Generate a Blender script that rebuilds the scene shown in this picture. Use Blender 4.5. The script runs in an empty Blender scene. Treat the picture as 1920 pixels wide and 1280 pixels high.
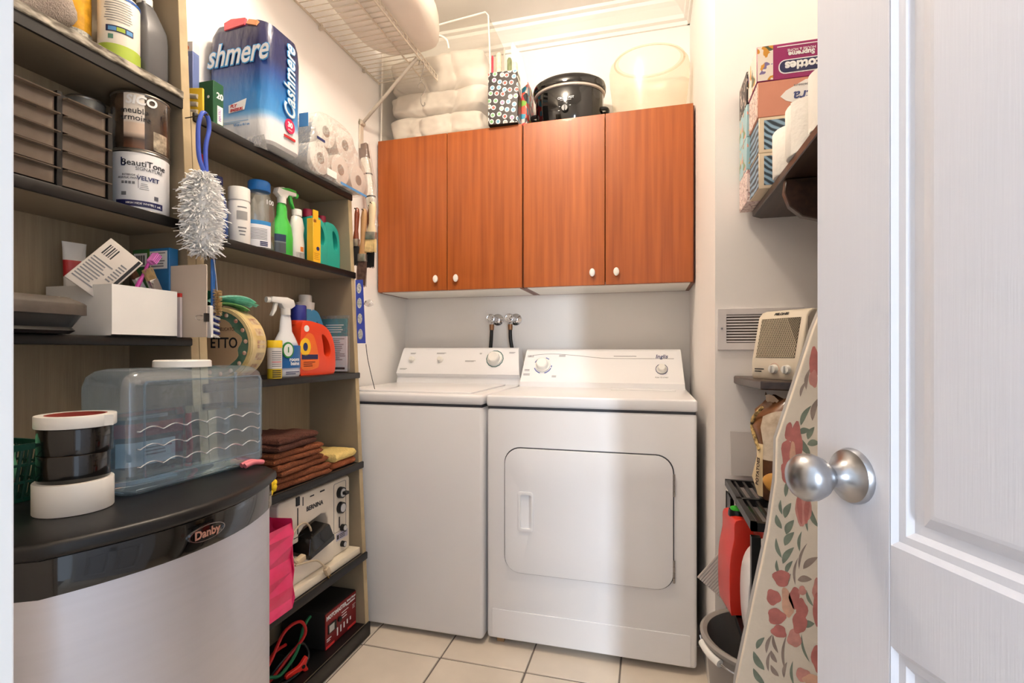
import bpy, bmesh, math, random
from mathutils import Vector, Matrix
random.seed(7)
R = math.radians
sc = bpy.context.scene
col = sc.collection

# ------------------------------------------------------------------ camera, world, daylight, exposure
cd = bpy.data.cameras.new('camera'); cam = bpy.data.objects.new('camera', cd); col.objects.link(cam)
cd.sensor_width = 36.0; cd.lens = 939 / 1920 * 36.0; cd.shift_y = 17 / 1920; cd.clip_start = 0.01
cam.location = (0, 0, 1.09); cam.rotation_euler = (R(90), 0, R(15.2)); sc.camera = cam

w = bpy.data.worlds.new('world'); sc.world = w; w.use_nodes = True
bg = w.node_tree.nodes['Background']; bg.inputs[0].default_value = (0.74, 0.85, 1.0, 1); bg.inputs[1].default_value = 0.72

def area_light(name, loc, target, sx, sy, power, rgb):
    l = bpy.data.lights.new(name, 'AREA'); l.shape = 'RECTANGLE'; l.size = sx; l.size_y = sy; l.energy = power; l.color = rgb
    o = bpy.data.objects.new(name, l); col.objects.link(o); o.location = loc
    o.rotation_euler = (Vector(target) - Vector(loc)).to_track_quat('-Z', 'Y').to_euler(); return o
# the window of the room behind the camera: its daylight comes in through the doorway
area_light('window_daylight', (1.36, -2.9, 1.35), (-0.2, 1.7, 0.9), 0.24, 1.5, 52, (0.76, 0.87, 1.0))

vs = sc.view_settings
vs.view_transform = 'Standard'; vs.look = 'None'; vs.exposure = 1.3; vs.gamma = 1.0; vs.use_curve_mapping = False
sc.display_settings.display_device = 'sRGB'

# ------------------------------------------------------------------ materials
def lin(c):
    return tuple((x / 255 / 12.92 if x / 255 <= 0.04045 else ((x / 255 + 0.055) / 1.055) ** 2.4) for x in c)
MC = {}
def mat(name, rgb, rough=0.5, metal=0.0, var=0.05, scale=9.0, bump=0.0, bscale=60.0, coat=0.0, trans=0.0, ior=1.45,
        stretch=(1, 1, 1), rgb2=None, emit=0.0, sss=0.0, detail=3.0, ramp=(0.35, 0.65)):
    if name in MC: return MC[name]
    m = bpy.data.materials.new(name); m.use_nodes = True; MC[name] = m
    nt = m.node_tree; n = nt.nodes; L = nt.links; b = n['Principled BSDF']
    c = lin(rgb)
    tc = n.new('ShaderNodeTexCoord'); mp = n.new('ShaderNodeMapping'); mp.inputs['Scale'].default_value = stretch
    L.new(tc.outputs['Object'], mp.inputs['Vector'])
    nz = n.new('ShaderNodeTexNoise'); nz.inputs['Scale'].default_value = scale; nz.inputs['Detail'].default_value = detail
    L.new(mp.outputs[0], nz.inputs['Vector'])
    cr = n.new('ShaderNodeValToRGB'); cr.color_ramp.elements[0].position = ramp[0]; cr.color_ramp.elements[1].position = ramp[1]
    c2 = lin(rgb2) if rgb2 else tuple(min(1, x * (1 + var)) for x in c)
    c1 = c if rgb2 else tuple(x * (1 - var) for x in c)
    cr.color_ramp.elements[0].color = (*c1, 1); cr.color_ramp.elements[1].color = (*c2, 1)
    L.new(nz.outputs['Fac'], cr.inputs[0]); L.new(cr.outputs[0], b.inputs['Base Color'])
    b.inputs['Roughness'].default_value = rough; b.inputs['Metallic'].default_value = metal
    b.inputs['Coat Weight'].default_value = coat; b.inputs['Transmission Weight'].default_value = trans; b.inputs['IOR'].default_value = ior
    if emit:
        L.new(cr.outputs[0], b.inputs['Emission Color']); b.inputs['Emission Strength'].default_value = emit
    if sss:
        b.inputs['Subsurface Weight'].default_value = sss; b.inputs['Subsurface Radius'].default_value = (0.01, 0.01, 0.01)
    if bump:
        nb = n.new('ShaderNodeTexNoise'); nb.inputs['Scale'].default_value = bscale; nb.inputs['Detail'].default_value = 4
        L.new(mp.outputs[0], nb.inputs['Vector'])
        bp = n.new('ShaderNodeBump'); bp.inputs['Strength'].default_value = bump; bp.inputs['Distance'].default_value = 0.004
        L.new(nb.outputs['Fac'], bp.inputs['Height']); L.new(bp.outputs[0], b.inputs['Normal'])
    return m
def film(name, tint=(255, 255, 255), gloss=0.12, haze=0.0, rough=0.12, bump=0.6, bscale=14):
    """thin clear plastic: see-through, with highlights and a little milky haze"""
    if name in MC: return MC[name]
    m = bpy.data.materials.new(name); m.use_nodes = True; MC[name] = m
    nt = m.node_tree; n = nt.nodes; L = nt.links; n.remove(n['Principled BSDF']); out = n['Material Output']
    t = n.new('ShaderNodeBsdfTransparent'); t.inputs[0].default_value = (*lin(tint), 1)
    g = n.new('ShaderNodeBsdfGlossy'); g.inputs['Roughness'].default_value = rough
    d = n.new('ShaderNodeBsdfDiffuse'); d.inputs[0].default_value = (*lin(tint), 1)
    tc = n.new('ShaderNodeTexCoord'); nb = n.new('ShaderNodeTexNoise'); nb.inputs['Scale'].default_value = bscale
    L.new(tc.outputs['Object'], nb.inputs['Vector'])
    bp = n.new('ShaderNodeBump'); bp.inputs['Strength'].default_value = bump; bp.inputs['Distance'].default_value = 0.01
    L.new(nb.outputs['Fac'], bp.inputs['Height']); L.new(bp.outputs[0], g.inputs['Normal'])
    a = n.new('ShaderNodeMixShader'); a.inputs[0].default_value = haze; L.new(t.outputs[0], a.inputs[1]); L.new(d.outputs[0], a.inputs[2])
    e = n.new('ShaderNodeMixShader'); e.inputs[0].default_value = gloss; L.new(a.outputs[0], e.inputs[1]); L.new(g.outputs[0], e.inputs[2])
    L.new(e.outputs[0], out.inputs['Surface']); return m
def dots(name, base, cols, scale, r=0.32):
    """round spots of several colours with pale rims on a plain ground (printed paper)"""
    if name in MC: return MC[name]
    m = mat(name, base, 0.35); nt = m.node_tree; n = nt.nodes; L = nt.links; b = n['Principled BSDF']
    tc = n['Texture Coordinate']
    v = n.new('ShaderNodeTexVoronoi'); v.voronoi_dimensions = '2D'; v.inputs['Scale'].default_value = scale; v.inputs['Randomness'].default_value = 0.35
    rm = n.new('ShaderNodeMapping'); rm.inputs['Rotation'].default_value = (R(-90), 0, R(12)); L.new(tc.outputs['Object'], rm.inputs[0]); L.new(rm.outputs[0], v.inputs['Vector'])
    pick = n.new('ShaderNodeValToRGB'); pick.color_ramp.interpolation = 'CONSTANT'
    e = pick.color_ramp.elements; e[0].position = 0; e[0].color = (*lin(cols[0]), 1); e[1].position = 1 / len(cols); e[1].color = (*lin(cols[1]), 1)
    for i in range(2, len(cols)):
        q = e.new(i / len(cols)); q.color = (*lin(cols[i]), 1)
    sp = n.new('ShaderNodeSeparateColor'); L.new(v.outputs['Color'], sp.inputs[0]); L.new(sp.outputs[0], pick.inputs[0])
    ring = n.new('ShaderNodeMath'); ring.operation = 'LESS_THAN'; ring.inputs[1].default_value = r; L.new(v.outputs['Distance'], ring.inputs[0])
    core = n.new('ShaderNodeMath'); core.operation = 'LESS_THAN'; core.inputs[1].default_value = r * 0.68; L.new(v.outputs['Distance'], core.inputs[0])
    a = n.new('ShaderNodeMix'); a.data_type = 'RGBA'; a.inputs[6].default_value = (*lin(base), 1); a.inputs[7].default_value = (*lin((235, 232, 225)), 1)
    L.new(ring.outputs[0], a.inputs[0])
    c = n.new('ShaderNodeMix'); c.data_type = 'RGBA'; L.new(core.outputs[0], c.inputs[0]); L.new(a.outputs[2], c.inputs[6]); L.new(pick.outputs[0], c.inputs[7])
    L.new(c.outputs[2], b.inputs['Base Color']); return m
def bands(name, stops, axis, lo, hi, rough=0.3, coat=0.0, smooth=True, metal=0.0):
    """printed colour bands along one object axis between lo and hi (metres)"""
    if name in MC: return MC[name]
    m = bpy.data.materials.new(name); m.use_nodes = True; MC[name] = m
    nt = m.node_tree; n = nt.nodes; L = nt.links; b = n['Principled BSDF']
    tc = n.new('ShaderNodeTexCoord'); sp = n.new('ShaderNodeSeparateXYZ'); L.new(tc.outputs['Object'], sp.inputs[0])
    mr = n.new('ShaderNodeMapRange'); mr.inputs[1].default_value = lo; mr.inputs[2].default_value = hi; L.new(sp.outputs[axis], mr.inputs[0])
    cr = n.new('ShaderNodeValToRGB'); cr.color_ramp.interpolation = 'LINEAR' if smooth else 'CONSTANT'
    e = cr.color_ramp.elements; e[0].position = stops[0][0]; e[0].color = (*lin(stops[0][1]), 1); e[1].position = stops[1][0]; e[1].color = (*lin(stops[1][1]), 1)
    for p, c in stops[2:]:
        q = e.new(p); q.color = (*lin(c), 1)
    L.new(mr.outputs[0], cr.inputs[0]); L.new(cr.outputs[0], b.inputs['Base Color'])
    b.inputs['Roughness'].default_value = rough; b.inputs['Coat Weight'].default_value = coat; b.inputs['Metallic'].default_value = metal; return m
def wood(name, c1, c2, rough=0.28, axis=2, scale=1.0):
    if name in MC: return MC[name]
    st = [22, 22, 22]; st[axis] = 0.8
    m = mat(name, c1, rough, rgb2=c2, scale=2.2 * scale, stretch=tuple(st), detail=6, ramp=(0.3, 0.72), coat=0.08)
    return m

white_wall = mat('wall_paint_cream', (250, 247, 243), 0.85, var=0.01, scale=3, bump=0.05, bscale=180)
white_trim = mat('trim_paint_white', (244, 242, 238), 0.45, var=0.01, scale=3)
enamel = mat('white_enamel', (240, 240, 242), 0.28, var=0.008, scale=3, coat=0.3)
enamel_dark = mat('grey_gap', (70, 72, 78), 0.6)
plastic_w = mat('white_plastic', (238, 236, 230), 0.35, var=0.015)
black_p = mat('black_plastic', (18, 18, 19), 0.32, var=0.1)
black_g = mat('black_gloss', (9, 9, 10), 0.1, coat=0.6)
black_m = mat('black_matte', (26, 24, 23), 0.6, var=0.15)
chrome = mat('chrome', (215, 215, 218), 0.12, 1.0, var=0.02)
steel = mat('brushed_steel', (214, 213, 219), 0.46, 0.82, var=0.015, scale=2.5, stretch=(1, 1, 40), bump=0.01, bscale=40)
nickel = mat('satin_nickel', (178, 180, 184), 0.3, 1.0, var=0.03, scale=4, stretch=(1, 1, 30))
ink = mat('black_ink', (28, 28, 32), 0.5); grey_ink = mat('grey_ink', (120, 120, 124), 0.5); white_ink = mat('white_ink', (240, 240, 240), 0.45)
navy_ink = mat('navy_ink', (35, 45, 95), 0.45); red_ink = mat('red_ink', (190, 40, 45), 0.45)
paper = mat('white_paper', (238, 236, 232), 0.7, var=0.02)
tissue = mat('tissue_paper', (240, 236, 228), 0.9, var=0.03, bump=0.35, bscale=90)
taupe = mat('taupe_paint', (146, 132, 110), 0.55, var=0.09, scale=5, bump=0.12, bscale=70)
taupe_wood = mat('taupe_painted_plywood', (154, 138, 112), 0.55, rgb2=(166, 150, 122), scale=3, stretch=(30, 30, 1.2), bump=0.2, bscale=12)
edge_beige = mat('worn_beige_edge', (184, 165, 130), 0.6, var=0.12, scale=14, bump=0.1)
speckle = mat('speckled_edge', (88, 80, 68), 0.55, rgb2=(196, 188, 172), scale=85, stretch=(1, 0.35, 1), ramp=(0.42, 0.68), detail=2)
shelf_black = mat('shelf_edge_black', (13, 12, 12), 0.42, var=0.15, scale=6)
dark_brown = mat('dark_brown_wood', (48, 34, 28), 0.4, rgb2=(70, 50, 40), scale=3, stretch=(18, 1, 18), coat=0.2)
card_tan = mat('grey_cardboard', (196, 182, 168), 0.8, var=0.03)
kraft = mat('kraft_card', (178, 140, 100), 0.8, var=0.06)

# ------------------------------------------------------------------ mesh helpers
class B:
    def __init__(s): s.bm = bmesh.new()
    def _add(s, verts, faces):
        vs = [s.bm.verts.new(v) for v in verts]
        for f in faces:
            try: s.bm.faces.new([vs[i] for i in f])
            except ValueError: pass
        return vs
    def box(s, x0, x1, y0, y1, z0, z1, r=0.0, seg=2, tf=None):
        t = bmesh.new(); bmesh.ops.create_cube(t, size=1.0)
        for v in t.verts: v.co = Vector(((x0 + x1) / 2 + v.co.x * (x1 - x0), (y0 + y1) / 2 + v.co.y * (y1 - y0), (z0 + z1) / 2 + v.co.z * (z1 - z0)))
        if r > 0: bmesh.ops.bevel(t, geom=list(t.edges), offset=r, segments=seg, profile=0.5, affect='EDGES')
        s.merge(t, tf); return s
    def merge(s, t, tf=None):
        if tf is not None: bmesh.ops.transform(t, matrix=tf, verts=list(t.verts))
        t.verts.index_update(); vs = [s.bm.verts.new(v.co) for v in t.verts]
        for f in t.faces:
            try: s.bm.faces.new([vs[v.index] for v in f.verts])
            except ValueError: pass
        t.free()
    def loft(s, rings, cap=True, close=True):
        n = len(rings[0]); vs = [[s.bm.verts.new(p) for p in r] for r in rings]
        for a, b in zip(vs, vs[1:]):
            for i in range(n if close else n - 1):
                j = (i + 1) % n
                try: s.bm.faces.new([a[i], a[j], b[j], b[i]])
                except ValueError: pass
        if cap:
            for r in (vs[0][::-1], vs[-1]):
                try: s.bm.faces.new(r)
                except ValueError: pass
        return s
    def tube(s, pts, r, n=8, cap=True):
        pts = [Vector(p) for p in pts]; rr = r if isinstance(r, (list, tuple)) else [r] * len(pts)
        rings = []; up = None
        for i, p in enumerate(pts):
            d = (pts[min(i + 1, len(pts) - 1)] - pts[max(i - 1, 0)]).normalized()
            if up is None: up = Vector((0, 0, 1)) if abs(d.z) < 0.9 else Vector((1, 0, 0))
            a = d.cross(up).normalized(); b = a.cross(d).normalized(); up = b
            rings.append([p + (a * math.cos(2 * math.pi * k / n) + b * math.sin(2 * math.pi * k / n)) * rr[i] for k in range(n)])
        return s.loft(rings, cap)
    def cyl(s, p0, p1, r, r1=None, n=20): return s.tube([p0, p1], [r, r if r1 is None else r1], n)
    def lathe(s, prof, n=28, sx=1, sy=1, c=(0, 0, 0), a0=0, a1=360, cap=True, sq=1.0):
        full = abs(a1 - a0) >= 360; m = n if full else n + 1; rings = []
        for r, z in prof:
            ring = []
            for k in range(m):
                a = R(a0 + (a1 - a0) * k / n); ca, sa = math.cos(a), math.sin(a)
                if sq != 1.0: ca = math.copysign(abs(ca) ** sq, ca); sa = math.copysign(abs(sa) ** sq, sa)
                ring.append((c[0] + r * sx * ca, c[1] + r * sy * sa, c[2] + z))
            rings.append(ring)
        return s.loft(rings, cap and full, full)
    def prism(s, pts, axis, a0, a1, holes=(), r=0.0, seg=3):
        """outline pts in the plane across axis, extruded from a0 to a1; holes are further outlines"""
        t = bmesh.new(); es = []
        def P(p, a): return {'x': (a, p[0], p[1]), 'y': (p[0], a, p[1]), 'z': (p[0], p[1], a)}[axis]
        for loop in [pts] + list(holes):
            vs = [t.verts.new(P(p, a0)) for p in loop]
            es += [t.edges.new((vs[i], vs[(i + 1) % len(vs)])) for i in range(len(vs))]
        if holes: bmesh.ops.triangle_fill(t, edges=es, use_beauty=True)
        else: t.faces.new([e.verts[0] for e in es]) if False else bmesh.ops.contextual_create(t, geom=es)
        ex = bmesh.ops.extrude_face_region(t, geom=list(t.faces)); nv = [g for g in ex['geom'] if isinstance(g, bmesh.types.BMVert)]
        d = {'x': (a1 - a0, 0, 0), 'y': (0, a1 - a0, 0), 'z': (0, 0, a1 - a0)}[axis]
        bmesh.ops.translate(t, verts=nv, vec=d); bmesh.ops.recalc_face_normals(t, faces=list(t.faces))
        if r > 0:
            sh = [e for e in t.edges if len(e.link_faces) == 2 and e.calc_face_angle() > R(70)]
            bmesh.ops.bevel(t, geom=sh, offset=r, segments=seg, profile=0.5, affect='EDGES', clamp_overlap=True)
        s.merge(t); return s
    def grid(s, fn, nu, nv, thick=0.0):
        """surface fn(u,v) in 0..1, optionally closed into a slab along -normal z"""
        g = [[s.bm.verts.new(fn(i / nu, j / nv)) for j in range(nv + 1)] for i in range(nu + 1)]
        for i in range(nu):
            for j in range(nv): s.bm.faces.new([g[i][j], g[i + 1][j], g[i + 1][j + 1], g[i][j + 1]])
        return s
    def blob(s, c, rx, ry, rz, n=16, amp=0.0, seed=0, e=1.0):
        rnd = random.Random(seed); ph = [rnd.uniform(0, 6.28) for _ in range(6)]; rings = []
        m = max(6, n * 2 // 3)
        for i in range(m + 1):
            t = -math.pi / 2 + math.pi * i / m; ring = []
            for k in range(n):
                a = 2 * math.pi * k / n
                f = 1 + amp * (math.sin(3 * a + ph[0] + 2 * t) + math.sin(5 * t + 2 * a + ph[1]) + 0.6 * math.sin(7 * a - 4 * t + ph[2])) / 2.6
                ct, st = math.cos(t), math.sin(t); ca, sa = math.cos(a), math.sin(a)
                g = lambda q: math.copysign(abs(q) ** e, q)
                ring.append((c[0] + rx * f * g(ct) * g(ca), c[1] + ry * f * g(ct) * g(sa), c[2] + rz * f * g(st)))
            rings.append(ring)
        return s.loft(rings, False)
def smooth_loop(pts, n=5):
    out = []; m = len(pts)
    for i in range(m):
        p0, p1, p2, p3 = [Vector(pts[(i + k) % m]) for k in (-1, 0, 1, 2)]
        for j in range(n):
            t = j / n
            q = 0.5 * ((2 * p1) + (p2 - p0) * t + (2 * p0 - 5 * p1 + 4 * p2 - p3) * t * t + (3 * p1 - p0 - 3 * p2 + p3) * t ** 3)
            out.append((q.x, q.y))
    return out
def smooth_path(pts, n=6):
    out = []; pts = [Vector(p) for p in pts]; m = len(pts)
    for i in range(m - 1):
        p0, p1, p2, p3 = pts[max(i - 1, 0)], pts[i], pts[i + 1], pts[min(i + 2, m - 1)]
        for j in range(n):
            t = j / n
            out.append(0.5 * ((2 * p1) + (p2 - p0) * t + (2 * p0 - 5 * p1 + 4 * p2 - p3) * t * t + (3 * p1 - p0 - 3 * p2 + p3) * t ** 3))
    return out + [pts[-1]]
def rrect(x0, x1, z0, z1, r, n=6):
    o = []
    for cx, cz, a in ((x1 - r, z1 - r, 0), (x0 + r, z1 - r, 90), (x0 + r, z0 + r, 180), (x1 - r, z0 + r, 270)):
        o += [(cx + r * math.cos(R(a + 90 * k / n)), cz + r * math.sin(R(a + 90 * k / n))) for k in range(n + 1)]
    return o
def circ(cx, cz, rx, rz=None, n=28): return [(cx + rx * math.cos(2 * math.pi * k / n), cz + (rz or rx) * math.sin(2 * math.pi * k / n)) for k in range(n)]
def obj(name, b, m, parent=None, smooth=True, loc=None, rot=None):
    bmesh.ops.recalc_face_normals(b.bm, faces=list(b.bm.faces))
    me = bpy.data.meshes.new(name); b.bm.to_mesh(me); b.bm.free()
    if smooth:
        for p in me.polygons: p.use_smooth = True
        me.set_sharp_from_angle(angle=R(38))
    me.materials.append(m)
    o = bpy.data.objects.new(name, me); col.objects.link(o)
    if parent is not None: o.parent = parent
    if loc: o.location = loc
    if rot: o.rotation_euler = rot
    return o
def tag(o, label, cat, group=None, kind=None):
    o['label'] = label; o['category'] = cat
    if group: o['group'] = group
    if kind: o['kind'] = kind
    return o
def thing(name, label, cat, loc=(0, 0, 0), rz=0.0, group=None, rx=0.0, ry=0.0):
    o = bpy.data.objects.new(name, None); o.empty_display_size = 0.05; col.objects.link(o)
    o.location = loc; o.rotation_euler = (R(rx), R(ry), R(rz)); return tag(o, label, cat, group)
def struct(name, b, m, label, cat, smooth=False):
    return tag(obj(name, b, m, None, smooth), label, cat, None, 'structure')
def text(s, size, m, parent, loc, rot=(90, 0, 0), name='lettering', bend=None, ext=0.0004, shear=0.0, sx=1.0, bold=0.0, align='CENTER', space=1.0):
    """raised print; bend=(radius) wraps it round a vertical cylinder centred on the parent's origin"""
    cu = bpy.data.curves.new(name, 'FONT'); cu.body = s; cu.size = size; cu.align_x = align; cu.align_y = 'CENTER'
    cu.extrude = ext; cu.shear = shear; cu.offset = bold; cu.resolution_u = 3; cu.space_character = space
    t = bpy.data.objects.new('tmp', cu); me = bpy.data.meshes.new_from_object(t); bpy.data.objects.remove(t); bpy.data.curves.remove(cu)
    for v in me.vertices: v.co.x *= sx
    if bend:
        bm = bmesh.new(); bm.from_mesh(me); bmesh.ops.triangulate(bm, faces=list(bm.faces))
        lng = [e for e in bm.edges if e.calc_length() > bend * 0.15]
        if lng: bmesh.ops.subdivide_edges(bm, edges=lng, cuts=2)
        a0 = R(loc[0])
        for v in bm.verts:
            a = a0 + v.co.x / bend; rr = bend + v.co.z
            v.co = Vector((rr * math.sin(a), -rr * math.cos(a), loc[1] + v.co.y))
        bm.to_mesh(me); bm.free()
    me.materials.clear(); me.materials.append(m); me.name = name
    o = bpy.data.objects.new(name, me); col.objects.link(o); o.parent = parent
    if not bend: o.location = loc; o.rotation_euler = tuple(R(q) for q in rot)
    return o
def lines(parent, m, x0, x1, z0, z1, n, y, h=0.4, name='print_lines', axis='y', seed=1, t=0.0004):
    """rows of fine print too small to read, standing 0.4 mm proud"""
    rnd = random.Random(seed); b = B(); st = (z1 - z0) / n
    for i in range(n):
        zz = z1 - (i + 0.5) * st; e = x1 - (x1 - x0) * rnd.uniform(0, 0.35)
        if axis == 'y': b.box(x0, e, y - t, y, zz - st * h / 2, zz + st * h / 2)
        else: b.box(y, y + t, x0, e, zz - st * h / 2, zz + st * h / 2)
    return obj(name, b, m, parent, False)
def copy_tree(o, parent=None):
    c = o.copy(); col.objects.link(c); c.parent = parent
    for ch in [q for q in bpy.data.objects if q.parent == o]: copy_tree(ch, c)
    return c
def fx(z): return -1.031 - 0.0466 * z      # the bookcases lean: x of their front at height z

# ------------------------------------------------------------------ the room
XL, XA, XR, YB, YS, YF, ZC = -1.285, 0.190, 0.60, 2.50, 1.575, 0.145, 2.74
flo = struct('floor', B().box(-1.35, 0.70, -1.2, 2.6, -0.03, -0.004), mat('grey_grout', (128, 118, 110), 0.9), 'dark grey grout bed of the beige tiled floor', 'floor')
tile_m = mat('beige_floor_tile', (226, 214, 198), 0.38, var=0.05, scale=6, bump=0.12, bscale=25)
tb = B().box(0.003, 0.307, 0.003, 0.307, -0.008, 0.0, 0.002, 1); t0 = None
for i in range(-1, 6):
    for j in range(-6, 3):
        if t0 is None: t = t0 = obj('tile', tb, tile_m, flo)
        else: t = t0.copy(); col.objects.link(t)
        t.location = (-1.022 + 0.31 * i, 1.65 + 0.31 * j, 0)
struct('ceiling', B().box(-1.35, 0.70, 0.0, 2.6, ZC, ZC + 0.05), mat('ceiling_paint', (250, 246, 240), 0.9, var=0.01), 'cream painted ceiling above the wire shelf', 'ceiling')
struct('wall_left', B().box(XL - 0.06, XL, 0.05, 2.56, 0, ZC), white_wall, 'cream wall behind the bookcases', 'wall')
struct('wall_back', B().box(XL - 0.06, XA + 0.02, YB, YB + 0.06, 0, ZC), white_wall, 'cream wall behind washer and dryer', 'wall')
struct('wall_alcove', B().box(XA, XR + 0.06, YS, YB + 0.06, 0, ZC), mat('wall_paint_grey_white', (243, 238, 234), 0.8, var=0.012, scale=3, bump=0.05, bscale=180), 'pale wall beside the dryer carrying the vent grille', 'wall')
struct('wall_right', B().box(XR, XR + 0.06, 0.05, YS, 0, ZC), white_wall, 'pale wall behind the open door', 'wall')
struct('wall_front', B().box(XL - 0.06, -0.300, 0.05, YF - 0.004, 0, ZC).box(0.535, XR + 0.06, 0.05, YF - 0.004, 0, ZC).box(-0.300, 0.535, 0.05, YF - 0.004, 2.06, ZC), white_wall, 'wall around the doorway the picture is taken from', 'wall')
struct('trim_1', B().box(-0.355, -0.279, YF - 0.004, YF + 0.012, 0, 2.1, 0.003).box(-0.300, -0.2597, 0.045, YF + 0.005, 0, 2.06, 0.001), white_trim, 'white door jamb at the left edge of the picture', 'trim')
struct('trim_2', B().box(0.500, 0.535, 0.045, YF, 0, 2.06, 0.002).box(-0.262, 0.535, 0.045, YF, 2.03, 2.06, 0.002), white_trim, 'white door jamb on the hinge side', 'trim')
struct('wall_light_baffle', B().box(-1.6, 0.735, -1.28, -1.2, 0, ZC), white_wall, 'added unseen wall behind the viewer that narrows the daylight', 'wall')  # added out of view to cut the left side of the window light
def crown(n, lab, axis, at, a0, a1, sg):
    pr = [(0, 0), (0, -0.115), (0.010, -0.115), (0.012, -0.098), (0.026, -0.092), (0.030, -0.075), (0.055, -0.048), (0.072, -0.034), (0.076, -0.020), (0.092, -0.014), (0.094, 0)]
    b = B()
    b.prism([(at + sg * p[0], ZC + p[1]) for p in pr], axis, a0, a1)
    struct(n, b, white_trim, lab, 'moulding')
crown('trim_3', 'white crown moulding along the back wall', 'x', YB, XL, XA, -1)
crown('trim_4', 'white crown moulding above the dryer side wall', 'y', XA, YS, YB, -1)

# ---- the open panel door
DE, DD = Vector((0.214, 0.742)), Vector((0.3825, -0.932))
door = bpy.data.objects.new('door_1', None); col.objects.link(door)
door.location = (DE.x + 0.0175 * 0.932, DE.y + 0.0175 * 0.3825, 0.012); door.rotation_euler = (0, 0, math.atan2(DD.y, DD.x))
tag(door, 'white moulded panel door standing open on the right', 'door', None, 'structure')
door_m = mat('door_paint_woodgrain', (226, 227, 234), 0.42, var=0.006, stretch=(90, 90, 2.5), scale=2, bump=0.05, bscale=5.0)
dw = 0.71; fy = -0.0175      # local x runs from the free edge to the hinge, the seen face is local y = fy
b = B()
pan = [(0.112, 0.330, 0.865, 1.96), (0.395, 0.612, 0.865, 1.96), (0.112, 0.330, 0.16, 0.755), (0.395, 0.612, 0.16, 0.755)]
b.box(0, 0.112, fy, -fy, 0, 2.0, 0.002, 1); b.box(0.612, dw, fy, -fy, 0, 2.0, 0.002, 1); b.box(0.330, 0.395, fy, -fy, 0.16, 1.96)
for z0, z1 in ((0, 0.16), (0.755, 0.865), (1.96, 2.0)): b.box(0.112, 0.612, fy, -fy, z0, z1)
obj('door_frame', b, door_m, door, False)
for x0, x1, z0, z1 in pan:
    b = B()
    for s_ in (1, -1):
        ring = []
        for ins, dep in ((0, 0), (0.006, 0.004), (0.014, 0.0045), (0.020, 0.009), (0.030, 0.0095), (0.042, 0.004), (0.046, 0.0035)):
            y = s_ * (fy + dep); ring.append([(x0 + ins, y, z0 + ins), (x1 - ins, y, z0 + ins), (x1 - ins, y, z1 - ins), (x0 + ins, y, z1 - ins)])
        b.loft(ring, cap=False); b.bm.faces.new([b.bm.verts.new(p) for p in ring[-1]])
    obj('door_panel', b, door_m, door, False)
kx, kz = 0.060, 0.928
kn = obj('knob', B().tube([(kx, fy - q, kz) for q in (0.022, 0.03, 0.036, 0.044, 0.054, 0.064, 0.072, 0.078, 0.081)], [0.0115, 0.0125, 0.017, 0.0235, 0.0275, 0.0275, 0.023, 0.014, 0.004], 28), nickel, door)
obj('rose', B().tube([(kx, fy - q, kz) for q in (0, 0.003, 0.007, 0.012, 0.022, 0.03)], [0.033, 0.033, 0.031, 0.020, 0.013, 0.0125], 32), nickel, kn)

# ------------------------------------------------------------------ washer and dryer
dr = thing('clothes_dryer', 'white front-door clothes dryer right of the washer', 'dryer', (-0.2105, 1.775, 0))
W2 = 0.3685
b = B().box(-W2, W2, 0.0, 0.66, 0.023, 0.878, 0.012, 3)
obj('body', b, enamel, dr)
for sx in (-0.3, 0.3):
    for y in (0.08, 0.58): obj('foot', B().cyl((sx, y, 0), (sx, y, 0.03), 0.02), black_p, dr)
obj('gap', B().box(-W2 + 0.004, W2 - 0.004, 0.004, 0.655, 0.874, 0.886), enamel_dark, dr, False)
top = obj('top_panel', B().box(-W2 - 0.001, W2 + 0.001, -0.006, 0.66, 0.884, 0.925, 0.008, 3), enamel, dr)
obj('lint_screen_cover', B().box(0.06, 0.32, 0.36, 0.445, 0.9245, 0.928, 0.0015), enamel, top)
obj('kick_panel', B().prism(rrect(-W2 + 0.02, W2 - 0.02, 0.03, 0.135, 0.006), 'y', -0.0025, 0.003, r=0.0012, seg=1), enamel, dr)
x0, x1, z0, z1 = -0.2965, 0.2915, 0.281, 0.733
obj('door_gap', B().prism(rrect(x0 - 0.004, x1 + 0.004, z0 - 0.004, z1 + 0.004, 0.060, 8), 'y', -0.0015, 0.004), enamel_dark, dr, False)
hx0, hx1, hz0, hz1 = -0.248, -0.190, 0.434, 0.578
dd = obj('door', B().prism(rrect(x0, x1, z0, z1, 0.057, 8), 'y', -0.010, 0.006, holes=[rrect(hx0 + 0.012, hx1 - 0.008, hz0 + 0.012, hz1 - 0.012, 0.006, 3)], r=0.003), enamel, dr)
b = B().prism(rrect(hx0, hx1, hz0, hz1, 0.01, 4), 'y', -0.0145, -0.0095, holes=[rrect(hx0 + 0.012, hx1 - 0.008, hz0 + 0.012, hz1 - 0.012, 0.006, 3)], r=0.0015, seg=2)
b.loft([[(hx0 + 0.012, -0.010, z) for z in (hz0 + 0.01, hz1 - 0.01)], [(hx1 - 0.018, -0.0024, z) for z in (hz0 + 0.01, hz1 - 0.01)], [(hx1 - 0.008, -0.010, z) for z in (hz0 + 0.01, hz1 - 0.01)]], cap=False, close=False)
obj('handle', b, enamel, dd)
for zc in (0.635, 0.345):
    b = B()
    for k in range(4): b.cyl((x1 + 0.003, -0.008, zc - 0.036 + k * 0.019), (x1 + 0.003, -0.008, zc - 0.019 + k * 0.019), 0.0042, n=10)
    obj('hinge', b, mat('hinge_steel', (170, 165, 160), 0.35, 1.0), dd)
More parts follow.
